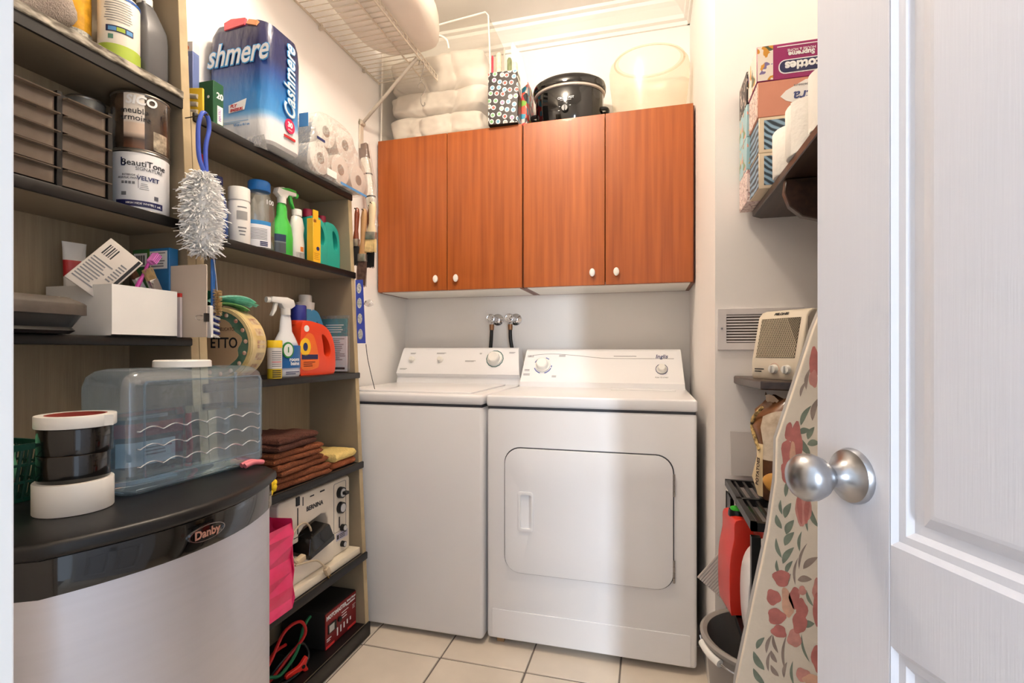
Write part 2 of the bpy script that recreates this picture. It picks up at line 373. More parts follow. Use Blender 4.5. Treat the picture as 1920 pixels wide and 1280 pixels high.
# console
cw = 0.363
def console(parent, y0, zb, prof, x0, x1, taper):
    b = B(); rings = []
    for dy, dz in prof:
        t = taper * min(1, dz / 0.17); rings.append((y0 + dy, zb + dz, t))
    b.loft([[(x0 + (t if s < 0 else 0) , y, z) for y, z, t in rings] for s in (-1,)] + [[(x1 - t, y, z) for y, z, t in rings]], cap=True)
    bmesh.ops.bevel(b.bm, geom=[e for e in b.bm.edges if len(e.link_faces) == 2 and e.calc_face_angle() > R(60)], offset=0.008, segments=3, profile=0.5, affect='EDGES')
    return obj('console', b, enamel, parent)
con = console(dr, 0.465, 0.925, [(0.0, 0.0), (0.002, 0.022), (0.012, 0.032), (0.082, 0.155), (0.096, 0.168), (0.12, 0.171), (0.185, 0.165), (0.19, 0.0)], -cw, cw, 0.014)
# frame on the console's sloping face: local up along the slope
def on_slope(s, t):     # s along x, t along the slope 0..1
    y = 0.465 + 0.012 + 0.070 * t; z = 0.925 + 0.032 + 0.123 * t; return Vector((s, y, z))
SL = R(90) - math.atan2(0.070, 0.123)
nrm = Vector((0, -0.123, 0.070)).normalized()
def knob(parent, s, t, r, h, ring, rm, base=on_slope, nv=nrm, nm='knob'):
    p = base(s, t); e = p + nv * h
    k = obj(nm, B().tube([p, p + nv * h * 0.25, p + nv * h * 0.3, p + nv * h * 0.9, e], [r, r * 0.98, r * 0.80, r * 0.72, r * 0.6], 28), plastic_w, parent)
    a = nv.cross(Vector((1, 0, 0))).normalized(); bx = Vector((1, 0, 0)); b = B()
    for a0, a1 in ring:
        n = 14; i_, o_ = r * 1.08, r * 1.2; vi = []; vo = []
        for q in range(n + 1):
            an = R(a0 + (a1 - a0) * q / n); d = bx * math.cos(an) - a * math.sin(an)
            vi.append(b.bm.verts.new(p + d * i_ + nv * 0.0006)); vo.append(b.bm.verts.new(p + d * o_ + nv * 0.0006))
        for q in range(n): b.bm.faces.new([vi[q], vi[q + 1], vo[q + 1], vo[q]])
    obj('dial_marks', b, rm, k, False)
    return k
blue_ink = mat('dial_blue_ink', (70, 88, 160), 0.45)
knob(con, -0.262, 0.52, 0.036, 0.034, [(20, 75), (105, 160), (200, 255), (285, 310), (0, 14)], blue_ink)
knob(con, 0.268, 0.42, 0.022, 0.024, [(0, 360)], navy_ink, nm='start_knob')
SR = (math.degrees(SL), 0, 0)
SR = (90 - math.degrees(math.atan2(0.070, 0.123)), 0, 0)
text('Inglis', 0.026, navy_ink, con, on_slope(0.268, 0.86) + nrm * 0.0005, SR, shear=0.2, bold=0.0004)
text('PUSH TO START', 0.0075, grey_ink, con, on_slope(0.268, 0.13) + nrm * 0.0005, SR)
for s_, t_, n_ in ((-0.325, 0.88, 0.03), (-0.175, 0.9, 0.03), (-0.335, 0.2, 0.03), (-0.335, 0.36, 0.024), (-0.205, 0.14, 0.02), (0.11, 0.87, 0.1)):
    p = on_slope(s_, t_) + nrm * 0.0004; b = B()
    for q in range(2 if n_ < 0.05 else 1): b.box(-n_ / 2, n_ / 2, -0.0012 - q * 0.006, 0.0012 - q * 0.006, 0, 0.0003)
    obj('print_lines', b, grey_ink, con, False, p, tuple(R(q) for q in SR))
pts = [on_slope(s_, t_) + nrm * 0.0006 for s_, t_ in ((-0.335, 0.84), (-0.30, 0.91), (-0.22, 0.95), (-0.12, 0.90), (-0.02, 0.82), (0.05, 0.79), (0.32, 0.79))]
obj('print_curve', B().tube(smooth_path(pts, 8), 0.0008, 5), grey_ink, con)

wa = thing('washing_machine', 'white top-loading washing machine between bookcase and dryer', 'washer', (-0.926, 1.757, 0))
W2 = 0.337
obj('body', B().box(-W2, W2, 0.0, 0.64, 0.018, 0.882, 0.014, 3), enamel, wa)
for sx in (-0.28, 0.28):
    for y in (0.07, 0.56): obj('foot', B().cyl((sx, y, 0), (sx, y, 0.03), 0.02), black_p, wa)
obj('gap', B().box(-W2 + 0.005, W2 - 0.005, 0.005, 0.63, 0.878, 0.890), enamel_dark, wa, False)
tp = obj('top_panel', B().box(-W2 - 0.001, W2 + 0.001, -0.006, 0.64, 0.888, 0.926, 0.011, 3), enamel, wa)
obj('lid', B().box(-W2 + 0.05, W2 - 0.055, 0.03, 0.50, 0.9255, 0.9325, 0.003), enamel, tp)
wc = console(wa, 0.565, 0.926, [(0.0, 0.0), (0.0, 0.035), (-0.016, 0.048), (-0.012, 0.062), (0.030, 0.165), (0.042, 0.176), (0.06, 0.178), (0.098, 0.168), (0.1, 0.0)], -0.318, W2 + 0.004, 0.022)
def on_w(s, t): return Vector((s, 0.565 - 0.012 + 0.042 * t, 0.926 + 0.062 + 0.103 * t))
wn = Vector((0, -0.103, 0.042)).normalized(); WR = (90 - math.degrees(math.atan2(0.042, 0.103)), 0, 0)
teal_ink = mat('dial_green_ink', (70, 110, 105), 0.45)
knob(wc, 0.205, 0.60, 0.037, 0.036, [(0, 360)], teal_ink, on_w, wn)
for s_ in (-0.235, -0.08): knob(wc, s_, 0.55, 0.016, 0.02, [(60, 64), (88, 92), (116, 120)], grey_ink, on_w, wn, 'small_knob')
for s_, t_, n_ in ((-0.235, 0.86, 0.03), (-0.08, 0.87, 0.05), (0.08, 0.5, 0.055), (0.13, 0.86, 0.012), (0.29, 0.9, 0.03), (-0.275, 0.1, 0.04)):
    obj('print_lines', B().box(-n_ / 2, n_ / 2, -0.001, 0.001, 0, 0.0003).box(-n_ / 2, n_ / 3, -0.005, -0.0035, 0, 0.0003), grey_ink, wc, False, on_w(s_, t_) + wn * 0.0004, tuple(R(q) for q in WR))

obj_t = tag(obj('wood_shim', B().box(-0.548, -0.520, 1.80, 1.86, 0, 0.018, 0.001, 1), kraft, None), 'small tan wood shim under the dryer front edge', 'shim')

# ------------------------------------------------------------------ wall cabinets
cherry = wood('cherry_laminate', (172, 92, 38), (142, 70, 26), 0.38)
cherry_d = wood('cherry_laminate_edge', (128, 66, 34), (108, 52, 26), 0.4)
melamine = mat('white_melamine', (240, 236, 228), 0.4, var=0.01)
for i, (lab, xa, xb) in enumerate((('cherry wood wall cabinet above the washer, under the bedding bag', -1.276, -0.5465), ('cherry wood wall cabinet above the dryer, under the slow cooker', -0.5435, 0.186))):
    c = thing('wall_cabinet', lab, 'cabinet', ((xa + xb) / 2, 2.19, 1.372), 0, 'cherry wall cabinets'); h = (xb - xa) / 2
    b = B().box(-h, -h + 0.016, 0.019, 0.308, 0, 0.738).box(h - 0.016, h, 0.019, 0.308, 0, 0.738).box(-h + 0.016, h - 0.016, 0.30, 0.308, 0, 0.738)
    obj('carcass', b, cherry_d, c, False)
    obj('bottom_panel', B().box(-h + 0.0165, h - 0.0165, 0.019, 0.299, 0.0, 0.016), melamine, c, False)
    obj('top_board', B().box(-h + 0.0165, h - 0.0165, 0.019, 0.299, 0.722, 0.738), melamine, c, False)
    for k in (0, 1):
        a, e = (-h + 0.002, -0.0015) if k == 0 else (0.0015, h - (0.002 if i == 0 else 0.006))
        d = obj('door', B().box(a, e, 0, 0.018, 0.002, 0.740, 0.0015, 1), cherry, c)
        kxx = (-0.054 if k == 0 else 0.048)
        q = B().tube([(kxx, -z, 0.055) for z in (0, 0.008)], 0.006, 12)
        q.lathe([(0.0005, -0.006), (0.7, -0.0055), (0.95, -0.003), (1, 0), (0.9, 0.004), (0.6, 0.0065), (0.0005, 0.0075)], 20, 1, 1)
        for v in q.bm.verts:
            if abs(v.co.x) <= 1.01 and abs(v.co.z) <= 0.0076 and v.co.z > -0.0076 and not (abs(v.co.x - kxx) < 0.0065 and abs(v.co.z - 0.055) < 0.0065):
                v.co = Vector((kxx + v.co.x * 0.0125, -0.013 - v.co.z, 0.055 + v.co.y * 0.018))
        obj('knob', q, plastic_w, d)

# ------------------------------------------------------------------ bookcases
def bookcase(lab, y0, y1, zt, shelves, grp, nm='bookcase'):
    c = thing(nm, lab, 'bookcase', (0, 0, 0), 0, grp)
    for ya, yb in ((y0, y0 + 0.022), (y1 - 0.022, y1)):
        b = B().prism([(-1.278, 0), (fx(0), 0), (fx(zt), zt), (-1.278, zt)], 'y', ya, yb)
        p = obj('side_panel', b, taupe, c, False)
        obj('front_edge', B().prism([(fx(0), 0.0), (fx(0) + 0.002, 0.0), (fx(zt) + 0.002, zt), (fx(zt), zt)], 'y', ya, yb), edge_beige if nm == 'bookcase' else edge_beige, p, False)
    obj('back_panel', B().box(-1.284, -1.278, y0, y1, 0, zt), taupe_wood, c, False)
    for k, (z, th, kind) in enumerate(shelves):
        ov = 0.0
        f = fx(z)
        s_ = obj('shelf', B().box(-1.277, f - 0.001, y0 + 0.0225, y1 - 0.0225, z - th, z), taupe, c, False)
        obj('liner', B().box(-1.276, f - 0.002, y0 + 0.0226, y1 - 0.0226, z, z + 0.001), shelf_black, s_, False)
        y2 = y1 + (0.002 if kind != 'top' else 0.0) - (0.024 if y0 < 0.5 else 0); ya = y0 + 0.004
        if kind == 'speck':
            obj('edge_trim', B().box(f - 0.001, f + 0.010, ya, y2, z - 0.017, z + 0.002, 0.002, 1), speckle, s_)
            obj('edge_underlay', B().box(f - 0.001, f + 0.006, ya, y2, z - th - 0.004, z - 0.017), shelf_black, s_, False)
        else:
            obj('edge_trim', B().box(f - 0.001, f + 0.009, ya, y2, z - th - 0.001, z + 0.001, 0.0035, 2), shelf_black, s_)
    return c
bookcase('taupe painted bookcase with paint cans, nearest the doorway', 0.16, 1.0, 2.25, [(1.725, 0.036, 'speck'), (1.405, 0.022, ''), (1.120, 0.018, ''), (0.45, 0.02, ''), (2.05, 0.02, '')], 'leaning painted bookcases')
bookcase('taupe painted bookcase with cleaning bottles and sewing machine, beside washer', 1.002, 1.706, 1.69, [(1.690, 0.022, 'top'), (1.390, 0.022, ''), (1.005, 0.020, ''), (0.665, 0.024, ''), (0.320, 0.026, ''), (0.055, 0.05, '')], 'leaning painted bookcases')

# ------------------------------------------------------------------ small fridge
fr = thing('mini_fridge', 'black and stainless steel mini fridge in the left foreground', 'fridge', (-0.90, 0.66, 0), 90)
def bow(d, x=0.233, back=-0.03, e=0.14, m=0.215, n=18):
    p = []
    for k in range(n + 1):
        t = -1 + 2 * k / n; xx = (x - d) * t; r_ = max(0, (abs(t) - 0.9) / 0.1)
        p.append((xx, -(m - (m - e) * t * t) + d + 0.03 * r_ * r_))
    return [(-(x - d), back)] + p + [(x - d, back)]
obj('cabinet', B().box(-0.228, 0.228, -0.065, 0.125, 0.02, 0.815, 0.006), black_p, fr)
for sx in (-0.19, 0.19):
    for y in (-0.04, 0.10): obj('foot', B().cyl((sx, y, 0), (sx, y, 0.022), 0.016), black_p, fr)
dor = obj('door', B().prism(bow(0.006, back=-0.068), 'z', 0.05, 0.772), steel, fr)
cap = obj('door_cap', B().prism(bow(0.003, back=-0.068), 'z', 0.772, 0.822, r=0.002, seg=2), black_g, dor)
obj('top_cover', B().prism(bow(-0.004, back=0.125), 'z', 0.823, 0.845, r=0.008, seg=4), mat('black_satin', (20, 19, 19), 0.38, var=0.1), fr)
lx = -0.008; ly = -(0.215 - 0.003) - 0.0012
lg = obj('logo', B().prism(circ(lx, 0.797, 0.034, 0.0125), 'y', ly - 0.0006, ly + 0.004, holes=[circ(lx, 0.797, 0.0325, 0.0112)]), chrome, cap, False)
text('Danby', 0.0185, mat('logo_copper', (214, 160, 140), 0.3, 0.6), lg, (lx, ly - 0.0002, 0.7965), bold=0.0005)

# ------------------------------------------------------------------ builders for bottles and jugs
def lathe_part(name, prof, m, parent, n=28, sx=1, sy=1, sq=1.0, c=(0, 0, 0)): return obj(name, B().lathe(prof, n, sx, sy, c, sq=sq), m, parent)
def patch(name, r, z0, z1, m, parent, a=80, sx=1, sy=1, sq=1.0, mid=0, t=0.0006):
    b = B().lathe([(r + t, z0), (r + t, z1)], 20, sx, sy, a0=-90 + mid - a, a1=-90 + mid + a, sq=sq)
    return obj(name, b, m, parent)
def spray_head(parent, z, m, m2, sgn=1, s=1.0):
    """trigger sprayer; sgn = +1 points the nozzle to local +x"""
    h = obj('spray_head', B().cyl((0, 0, z), (0, 0, z + 0.020 * s), 0.0135 * s, n=20).prism([(q[0] * sgn * s, z + q[1] * s) for q in ((-0.026, 0.028), (-0.020, 0.045), (0.0, 0.051), (0.045, 0.050), (0.050, 0.046), (0.050, 0.034), (0.020, 0.031), (0.012, 0.018), (-0.012, 0.018))], 'y', -0.011 * s, 0.011 * s, r=0.003 * s, seg=2), m, parent)
    obj('nozzle', B().cyl((0.050 * sgn * s, 0, z + 0.040 * s), (0.060 * sgn * s, 0, z + 0.040 * s), 0.0085 * s, n=12), m2, h)
    obj('trigger', B().prism([(q[0] * sgn * s, z + q[1] * s) for q in ((0.026, 0.034), (0.036, 0.034), (0.040, 0.016), (0.048, -0.004), (0.042, -0.006), (0.031, 0.012))], 'y', -0.006 * s, 0.006 * s, r=0.002 * s, seg=1), m2, h)
    return h
def jug(name, lab, loc, rz, outline, hole, depth, m, cap, cat='bottle', group=None, r=0.014, tap=0.0):
    """moulded jug: side outline (x,z) with a handle hole, rounded across its depth; cap=(x,z0,z1,r,material)"""
    t = thing(name, lab, cat, loc, rz, group)
    obj('body', B().prism(smooth_loop(outline, 4), 'y', -depth / 2, depth / 2, holes=[smooth_loop(hole, 4)] if hole else (), r=r, seg=4), m, t)
    x, z0, z1, cr, cm = cap
    obj('cap', B().tube([(x, 0, z0), (x, 0, z0 + 0.003), (x, 0, z1 - 0.003), (x, 0, z1)], [cr * 0.98, cr, cr * 0.96, cr * 0.88], 24), cm, t)
    return t
navy = mat('navy_print', (34, 36, 82), 0.35); lime = mat('lime_print', (168, 190, 70), 0.4); sky = mat('sky_blue_print', (90, 150, 205), 0.4)

# ------------------------------------------------------------------ left bookcase, top shelf
zt = 1.7275
t = thing('knit_cloth', 'grey knitted cloth bundle on the top shelf by the doorway', 'cloth', (-1.17, 0.645, zt), 90)
b = B().blob((0, 0, 0.07), 0.125, 0.07, 0.085, 28, 0.10, 3)
for v in b.bm.verts: v.co.z = max(v.co.z, 0.0)
obj('bundle', b, mat('grey_knit', (178, 166, 154), 0.95, var=0.15, scale=260, bump=0.8, bscale=300), t)
t = thing('oil_bottle', 'golden yellow glass-clear bottle with a white label', 'bottle', (-1.212, 0.805, zt))
lathe_part('body', [(0.029, 0), (0.031, 0.006), (0.031, 0.15), (0.026, 0.175), (0.012, 0.20), (0.012, 0.215)], mat('golden_plastic', (214, 158, 22), 0.15, var=0.2, scale=60, coat=0.5), t)
obj('label_sheet', B().lathe([(0.0316, 0.006), (0.0316, 0.055)], 20, a0=-100, a1=60), mat('label_grey_print', (210, 205, 190), 0.5, rgb2=(110, 105, 95), scale=140), t)
lathe_part('cap', [(0.0135, 0.212), (0.0135, 0.232)], plastic_w, t)
t = thing('pump_bottle', 'white bottle with blue and lime green label bands on the top shelf', 'bottle', (-1.165, 0.868, zt), 55)
lathe_part('body', [(0.036, 0), (0.039, 0.005), (0.039, 0.145), (0.034, 0.158), (0.015, 0.166), (0.014, 0.180)], mat('cream_plastic', (240, 234, 220), 0.4), t)
lathe_part('pump_neck', [(0.017, 0.168), (0.017, 0.19), (0.010, 0.195), (0.007, 0.23)], plastic_w, t)
patch('green_band', 0.039, 0.006, 0.042, lime, t, 110); patch('blue_rim', 0.0392, 0.145, 0.151, mat('blue_rim', (42, 92, 170), 0.35), t, 175)
p = patch('dark_panel', 0.0392, 0.068, 0.082, navy, t, 38)
patch('blue_field', 0.0397, 0.070, 0.079, sky, t, 11, mid=-20); patch('lime_field', 0.0397, 0.070, 0.079, lime, t, 11, mid=3); patch('blue_field', 0.0397, 0.070, 0.079, sky, t, 9, mid=26)
for zz in range(9): patch('print_line', 0.0392, 0.092 + zz * 0.0055, 0.0935 + zz * 0.0055, grey_ink, t, 32 + (zz * 7) % 9, mid=-4)
patch('recycle_mark', 0.0394, 0.052, 0.062, mat('mark_green', (90, 140, 120), 0.5), t, 7, mid=-24)
t = thing('motor_oil_bottle', 'dark grey squared bottle with a white cap by the bookcase end panel', 'bottle', (-1.178, 0.938, zt), 90)
obj('body', B().loft([[(x * sx, y * sy, z) for x, y in rrect(-1, 1, -1, 1, 0.3, 4)] for z, sx, sy in ((0, 0.030, 0.040), (0.004, 0.032, 0.042), (0.11, 0.032, 0.042), (0.135, 0.030, 0.040), (0.185, 0.017, 0.020), (0.195, 0.014, 0.014), (0.2, 0.014, 0.014))]), mat('grey_bottle', (92, 92, 94), 0.4), t)
lathe_part('cap', [(0.0165, 0.196), (0.0165, 0.214), (0.015, 0.217)], plastic_w, t)

# ------------------------------------------------------------------ left bookcase, second shelf
zt = 1.4065
t = thing('drawer_organizer', 'black small-parts organizer with rows of smoky clear drawers', 'organizer', (-1.105, 0.615, zt), 90)
X0, X1, D = -0.19, 0.19, 0.16
b = B().box(X0, X1, 0.012, D, 0, 0.006).box(X0, X1, 0.012, D, 0.182, 0.188).box(X0, X1, D - 0.005, D, 0, 0.188)
ncol, nrow = 4, 5; cwd = (X1 - X0) / ncol; ch = 0.176 / nrow
for k in range(ncol + 1): b.box(X0 + k * cwd - 0.0045, X0 + k * cwd + 0.0045, 0.0, D, 0, 0.188)
for k in range(1, nrow): b.box(X0, X1, 0.012, D, 0.006 + k * ch - 0.002, 0.006 + k * ch + 0.001)
obj('frame', b, black_p, t, False)
dm = mat('smoky_drawer', (120, 104, 88), 0.25, var=0.15, scale=14, coat=0.4); d0 = None
for c_ in range(ncol):
    for r_ in range(nrow):
        if d0 is None:
            w_ = cwd - 0.012
            q = B().box(0, w_, 0.006, 0.13, 0.002, ch - 0.006).prism([(0.006, ch - 0.006), (-0.012, ch - 0.0075), (-0.013, ch - 0.0055), (0.006, ch - 0.0035)], 'x', 0, w_)
            d0 = d = obj('drawer', q, dm, t, False)
        else: d = d0.copy(); col.objects.link(d)
        d.location = (X0 + c_ * cwd + 0.006, 0, 0.006 + r_ * ch)
def can(lab, loc, r, h, m, rz=50, group='paint cans on the second shelf'):
    t = thing('paint_can', lab, 'paint can', loc, rz, group)
    lathe_part('body', [(r * 0.97, 0), (r, 0.003), (r, h - 0.004), (r * 0.985, h)], m, t, 36)
    tin_m = mat('tin_rim', (150, 146, 140), 0.3, 0.9)
    lathe_part('rim', [(r * 1.0, h - 0.006), (r * 1.03, h - 0.003), (r * 1.0, h), (r * 0.9, h), (r * 0.88, h - 0.006)], tin_m, t, 36)
    lathe_part('base_rim', [(r * 1.0, 0.004), (r * 1.025, 0.002), (r * 1.0, 0.0)], tin_m, t, 36)
    return t
r = 0.057
t = can('white-labelled paint can, lower of the two stacked cans beside the organizer', (-1.158, 0.912, zt), r, 0.138, mat('white_can', (240, 240, 242), 0.35))
K = dict(bend=r + 0.0008)
text('BeautiTone', 0.0195, ink, t, (10, 0.108), **K); text('SIGNATURE', 0.0105, grey_ink, t, (20, 0.096), **K)
text('VELVET', 0.0135, navy_ink, t, (17, 0.075), bold=0.0002, **K); text('INTERIOR', 0.006, grey_ink, t, (-20, 0.080), **K); text('ACRYLIC PAINT', 0.006, grey_ink, t, (-21, 0.0735), **K)
patch('navy_band', r, 0.010, 0.024, navy, t, 48); K2 = dict(bend=r + 0.0016)
text('HIGH HIDE WHITE', 0.0062, white_ink, t, (0, 0.017), **K2); text('911 mL', 0.0075, white_ink, t, (32, 0.016), **K2)
for q in range(4): patch('icon', r, 0.060, 0.066, grey_ink, t, 2.6, mid=-32 + q * 7)
patch('divider', r, 0.052, 0.084, grey_ink, t, 0.5, mid=-2); patch('house_mark', r, 0.034, 0.042, grey_ink, t, 5, mid=-30); patch('round_seal', r, 0.030, 0.039, mat('seal_grey', (90, 90, 100), 0.5), t, 4.5, mid=33)
for q in range(4): patch('print_line', r, 0.050 + q * 0.004, 0.0512 + q * 0.004, grey_ink, t, 9 - q, mid=9)
patch('logo_stem', r + 0.0004, 0.102, 0.119, navy_ink, t, 1.4, mid=-34.5); patch('logo_bowl', r + 0.0004, 0.100, 0.110, navy_ink, t, 4, mid=-31); patch('logo_counter', r + 0.0009, 0.1028, 0.1072, white_ink, t, 1.8, mid=-30.5)
t = can('dark brown dripped paint can stacked on the white paint can', (-1.158, 0.914, zt + 0.1385), r, 0.132, mat('brown_can', (44, 34, 28), 0.2, rgb2=(86, 70, 56), scale=18, coat=0.5))
patch('picture_label', r, 0.004, 0.128, bands('brown_can_picture', [(0, (120, 80, 55)), (0.2, (60, 45, 38)), (0.3, (206, 184, 164)), (0.46, (206, 184, 164)), (0.5, (225, 215, 205)), (0.62, (226, 218, 208))], 2, 0, 0.13), t, 20, mid=-12)
text('SICO', 0.027, white_ink, t, (2, 0.112), bend=r + 0.0016, bold=0.001, shear=0.15); text('meuble', 0.0185, ink, t, (-11, 0.088), bend=r + 0.0014); text("armoire", 0.0185, ink, t, (-9, 0.072), bend=r + 0.0014)
patch('bare_patch', r, 0.006, 0.05, mat('peeled_label', (205, 190, 165), 0.4, rgb2=(60, 48, 40), scale=50), t, 17, mid=42)
for k, (lab, m) in enumerate((('tin paint can with a green label half hidden behind the organizer', bands('green_can', [(0, (200, 200, 195)), (0.35, (60, 110, 80)), (0.7, (70, 78, 70))], 2, 0, 0.13)), ('silver paint can on top of the half hidden green can', mat('silver_can', (150, 152, 150), 0.35, 0.5, var=0.25, scale=30)))):
    can(lab, (-1.236, 0.846, zt + 0.1285 * k), 0.0355, 0.128 if k == 0 else 0.122, m)

# ------------------------------------------------------------------ left bookcase, third shelf
zt = 1.1215
t = thing('shallow_case', 'dark grey lidded case on a black tray, left on third shelf', 'case', (-1.14, 0.575, zt), 90)
obj('tray', B().loft([[(x * s_, y * s_ * 0.72, z) for x, y in rrect(-0.14, 0.14, -0.14, 0.14, 0.02, 4)] for z, s_ in ((0, 0.88), (0.006, 0.93), (0.012, 0.90), (0.034, 0.98), (0.036, 0.98))]), black_p, t)
obj('lid', B().loft([[(x * s_, y * s_ * 0.72, z) for x, y in rrect(-0.142, 0.142, -0.142, 0.142, 0.012, 4)] for z, s_ in ((0.0355, 1.0), (0.055, 1.0), (0.058, 0.98), (0.068, 0.86), (0.069, 0.84))]), mat('dark_grey_lid', (78, 70, 63), 0.55, var=0.15, scale=30, bump=0.1), t)
t = thing('open_box', 'open white cardboard box holding brushes and packets', 'box', (-1.158, 0.852, zt), 90)
b = B(); x0, x1, y0, y1, h, th = -0.074, 0.074, -0.094, 0.094, 0.106, 0.0022
b.box(x0, x1, y0, y1, 0, th).box(x0, x1, y0, y0 + th, 0, h).box(x0, x1, y1 - th, y1, 0, h)
obj('carton', b, paper, t, False)
obj('side_flap', B().box(x1 - th, x1, y0 + th, y1 - th, th, h), paper, t, False)
obj('side_flap', B().prism([(y0 + th, th), (y1 - th, th), (y1 - th, h)] + [(0.012 * math.cos(a) - 0.02, h - 0.012 * math.sin(a)) for a in [R(q) for q in range(0, 181, 20)]] + [(y0 + th, h)], 'x', x0, x0 + th), paper, t, False)
# the things standing in the box
t = thing('toothbrush', 'magenta toothbrush standing in the white box', 'toothbrush', (-1.118, 0.872, 1.130), 90)
mg = mat('magenta_clear', (214, 80, 178), 0.2, coat=0.4)
obj('handle', B().tube(smooth_path([(-0.02, 0, 0), (-0.008, 0, 0.08), (0.012, -0.002, 0.13), (0.026, -0.004, 0.165)], 5), [0.0045] * 10 + [0.0035] * 6, 8), mg, t)
b = B().box(-0.008, 0.008, -0.013, -0.003, -0.014, 0.014, 0.003, 2)
for i in range(4): b.box(-0.007 + i * 0.0035, -0.0045 + i * 0.0035, -0.022, -0.012, -0.012, 0.012)
obj('bristle_head', b, mat('pink_bristles', (226, 130, 205), 0.6), t, True, (0.030, -0.002, 0.172), (0, R(35), 0))
def paintbrush(name, lab, loc, rot, L, wd, hm, bm_, blen, fer=chrome, group=None, th=0.011, neck=0.35):
    """brush hanging or standing: local z up is the handle end, bristles point to -z"""
    t = thing(name, lab, 'brush', loc, rot[2], group, rot[0], rot[1])
    rings = []
    for f, w_, d_ in ((0, wd * 0.5, th * 0.5), (0.12, wd * 0.42, th * 0.55), (0.3, wd * neck * 0.55, th * 0.5), (0.55, wd * neck * 0.62, th * 0.62), (0.8, wd * neck * 0.72, th * 0.65), (0.96, wd * neck * 0.5, th * 0.5), (1.0, wd * neck * 0.2, th * 0.25)):
        rings.append([(w_ * math.cos(2 * math.pi * k / 14), d_ * math.sin(2 * math.pi * k / 14), L * f) for k in range(14)])
    obj('handle', B().loft(rings), hm, t)
    obj('ferrule', B().box(-wd / 2, wd / 2, -th / 2 - 0.001, th / 2 + 0.001, -0.026, 0.004, 0.002, 2), fer, t)
    b = B(); rnd = random.Random(int(L * 1e5) + int(wd * 1e4))
    n = max(7, int(wd / 0.0022))
    for i in range(n):
        for j in (-0.3, 0, 0.3):
            x = -wd / 2 + wd * (i + 0.5) / n; e = x * 1.12 + rnd.uniform(-0.001, 0.001)
            b.tube([(x, th * j, -0.024), (e, th * j * 1.1, -0.026 - blen * rnd.uniform(0.9, 1.0))], [0.0017, 0.0009], 4)
    obj('bristles', b, bm_, t, False); return t
tan_b = mat('tan_bristle', (190, 160, 112), 0.8, var=0.2, scale=80)
paintbrush('flat_paintbrush', 'tan flat brush sticking bristles-up out of the white box', (-1.11, 0.912, 1.232), (0, 180 - 26, 90), 0.09, 0.022, mat('clear_handle', (120, 140, 160), 0.2, coat=0.5), tan_b, 0.026)
paintbrush('flat_paintbrush', 'brown bristled craft brush leaning beside the toothbrush', (-1.135, 0.897, 1.235), (0, 180 - 32, 90), 0.09, 0.014, mat('blue_handle', (60, 100, 170), 0.35), mat('brown_bristle', (120, 80, 52), 0.8, var=0.2, scale=80), 0.022, white_trim)
t = thing('blister_pack', 'tilted grey-white printed blister card with a barcode in the white box', 'packet', (-1.112, 0.800, 1.262), 65)
t.rotation_euler = (R(-6), R(40), R(62))
obj('card', B().box(-0.037, 0.037, -0.002, 0.002, -0.060, 0.060, 0.0015, 2), mat('card_grey_print', (205, 198, 190), 0.5), t)
obj('tray', B().box(-0.035, 0.038, 0.002, 0.012, -0.058, 0.057, 0.004, 2), film('clear_pack', gloss=0.2, haze=0.15), t)
lines(t, grey_ink, -0.033, 0.010, -0.05, 0.012, 9, -0.0021); lines(t, grey_ink, 0.012, 0.026, -0.02, 0.03, 7, -0.0021, seed=4)
for q in range(5): obj('barcode_bar', B().box(-0.028 + q * 0.0045, -0.0255 + q * 0.0045 - 0.001 * (q % 2), -0.0025, -0.002, 0.022, 0.048), ink, t, False)
obj('dark_edge', B().box(0.028, 0.034, -0.0026, -0.002, -0.02, 0.057), ink, t, False)
t = thing('aerosol_can', 'silver aerosol can with a domed cap behind the white box contents', 'can', (-1.235, 0.895, zt + 0.004), 60)
lathe_part('body', [(0.026, 0), (0.027, 0.004), (0.027, 0.13), (0.022, 0.15), (0.019, 0.155)], mat('silver_paint', (190, 186, 180), 0.35, 0.6), t)
lathe_part('cap', [(0.0205, 0.154), (0.0205, 0.200), (0.019, 0.204)], mat('silver_cap', (210, 208, 204), 0.3, 0.5), t)
for zz in range(7): patch('print_line', 0.027, 0.055 + zz * 0.006, 0.0575 + zz * 0.006, grey_ink, t, 20, mid=30)
t = thing('tube_packet', 'white and red tube packet standing behind the white box', 'packet', (-1.235, 0.822, zt + 0.004), 74)
obj('pouch', B().loft([[(x * sx, y * sy, z) for x, y in circ(0, 0, 1, 1, 20)] for z, sx, sy in ((0, 0.016, 0.014), (0.12, 0.019, 0.013), (0.19, 0.021, 0.006), (0.205, 0.022, 0.001))]), bands('white_red', [(0, (235, 232, 228)), (0.6, (235, 232, 228)), (0.62, (190, 36, 40)), (0.78, (200, 40, 44)), (0.80, (238, 236, 232))], 2, 0, 0.205, smooth=False), t)
t = thing('small_carton', 'small blue and green carton with a barcode against the bookcase end panel', 'box', (-1.165, 0.957, 1.1225), 0)
obj('carton', B().box(-0.060, 0.055, -0.012, 0.012, 0.0, 0.215, 0.001, 1), bands('blue_green', [(0, (60, 110, 60)), (0.42, (80, 130, 50)), (0.47, (36, 110, 165))], 0, -0.06, 0.055, smooth=False), t)
obj('white_panel', B().box(-0.005, 0.049, -0.0126, -0.012, 0.165, 0.208), paper, t, False); lines(t, grey_ink, 0.0, 0.046, 0.168, 0.206, 6, -0.0127)
obj('barcode_panel', B().box(-0.055, -0.014, -0.0126, -0.012, 0.172, 0.205), paper, t, False)
b = B()
for i in range(9): b.box(-0.050 + i * 0.0036, -0.050 + i * 0.0036 + (0.001 + 0.0011 * (i % 2)), -0.0131, -0.0126, 0.176, 0.200)
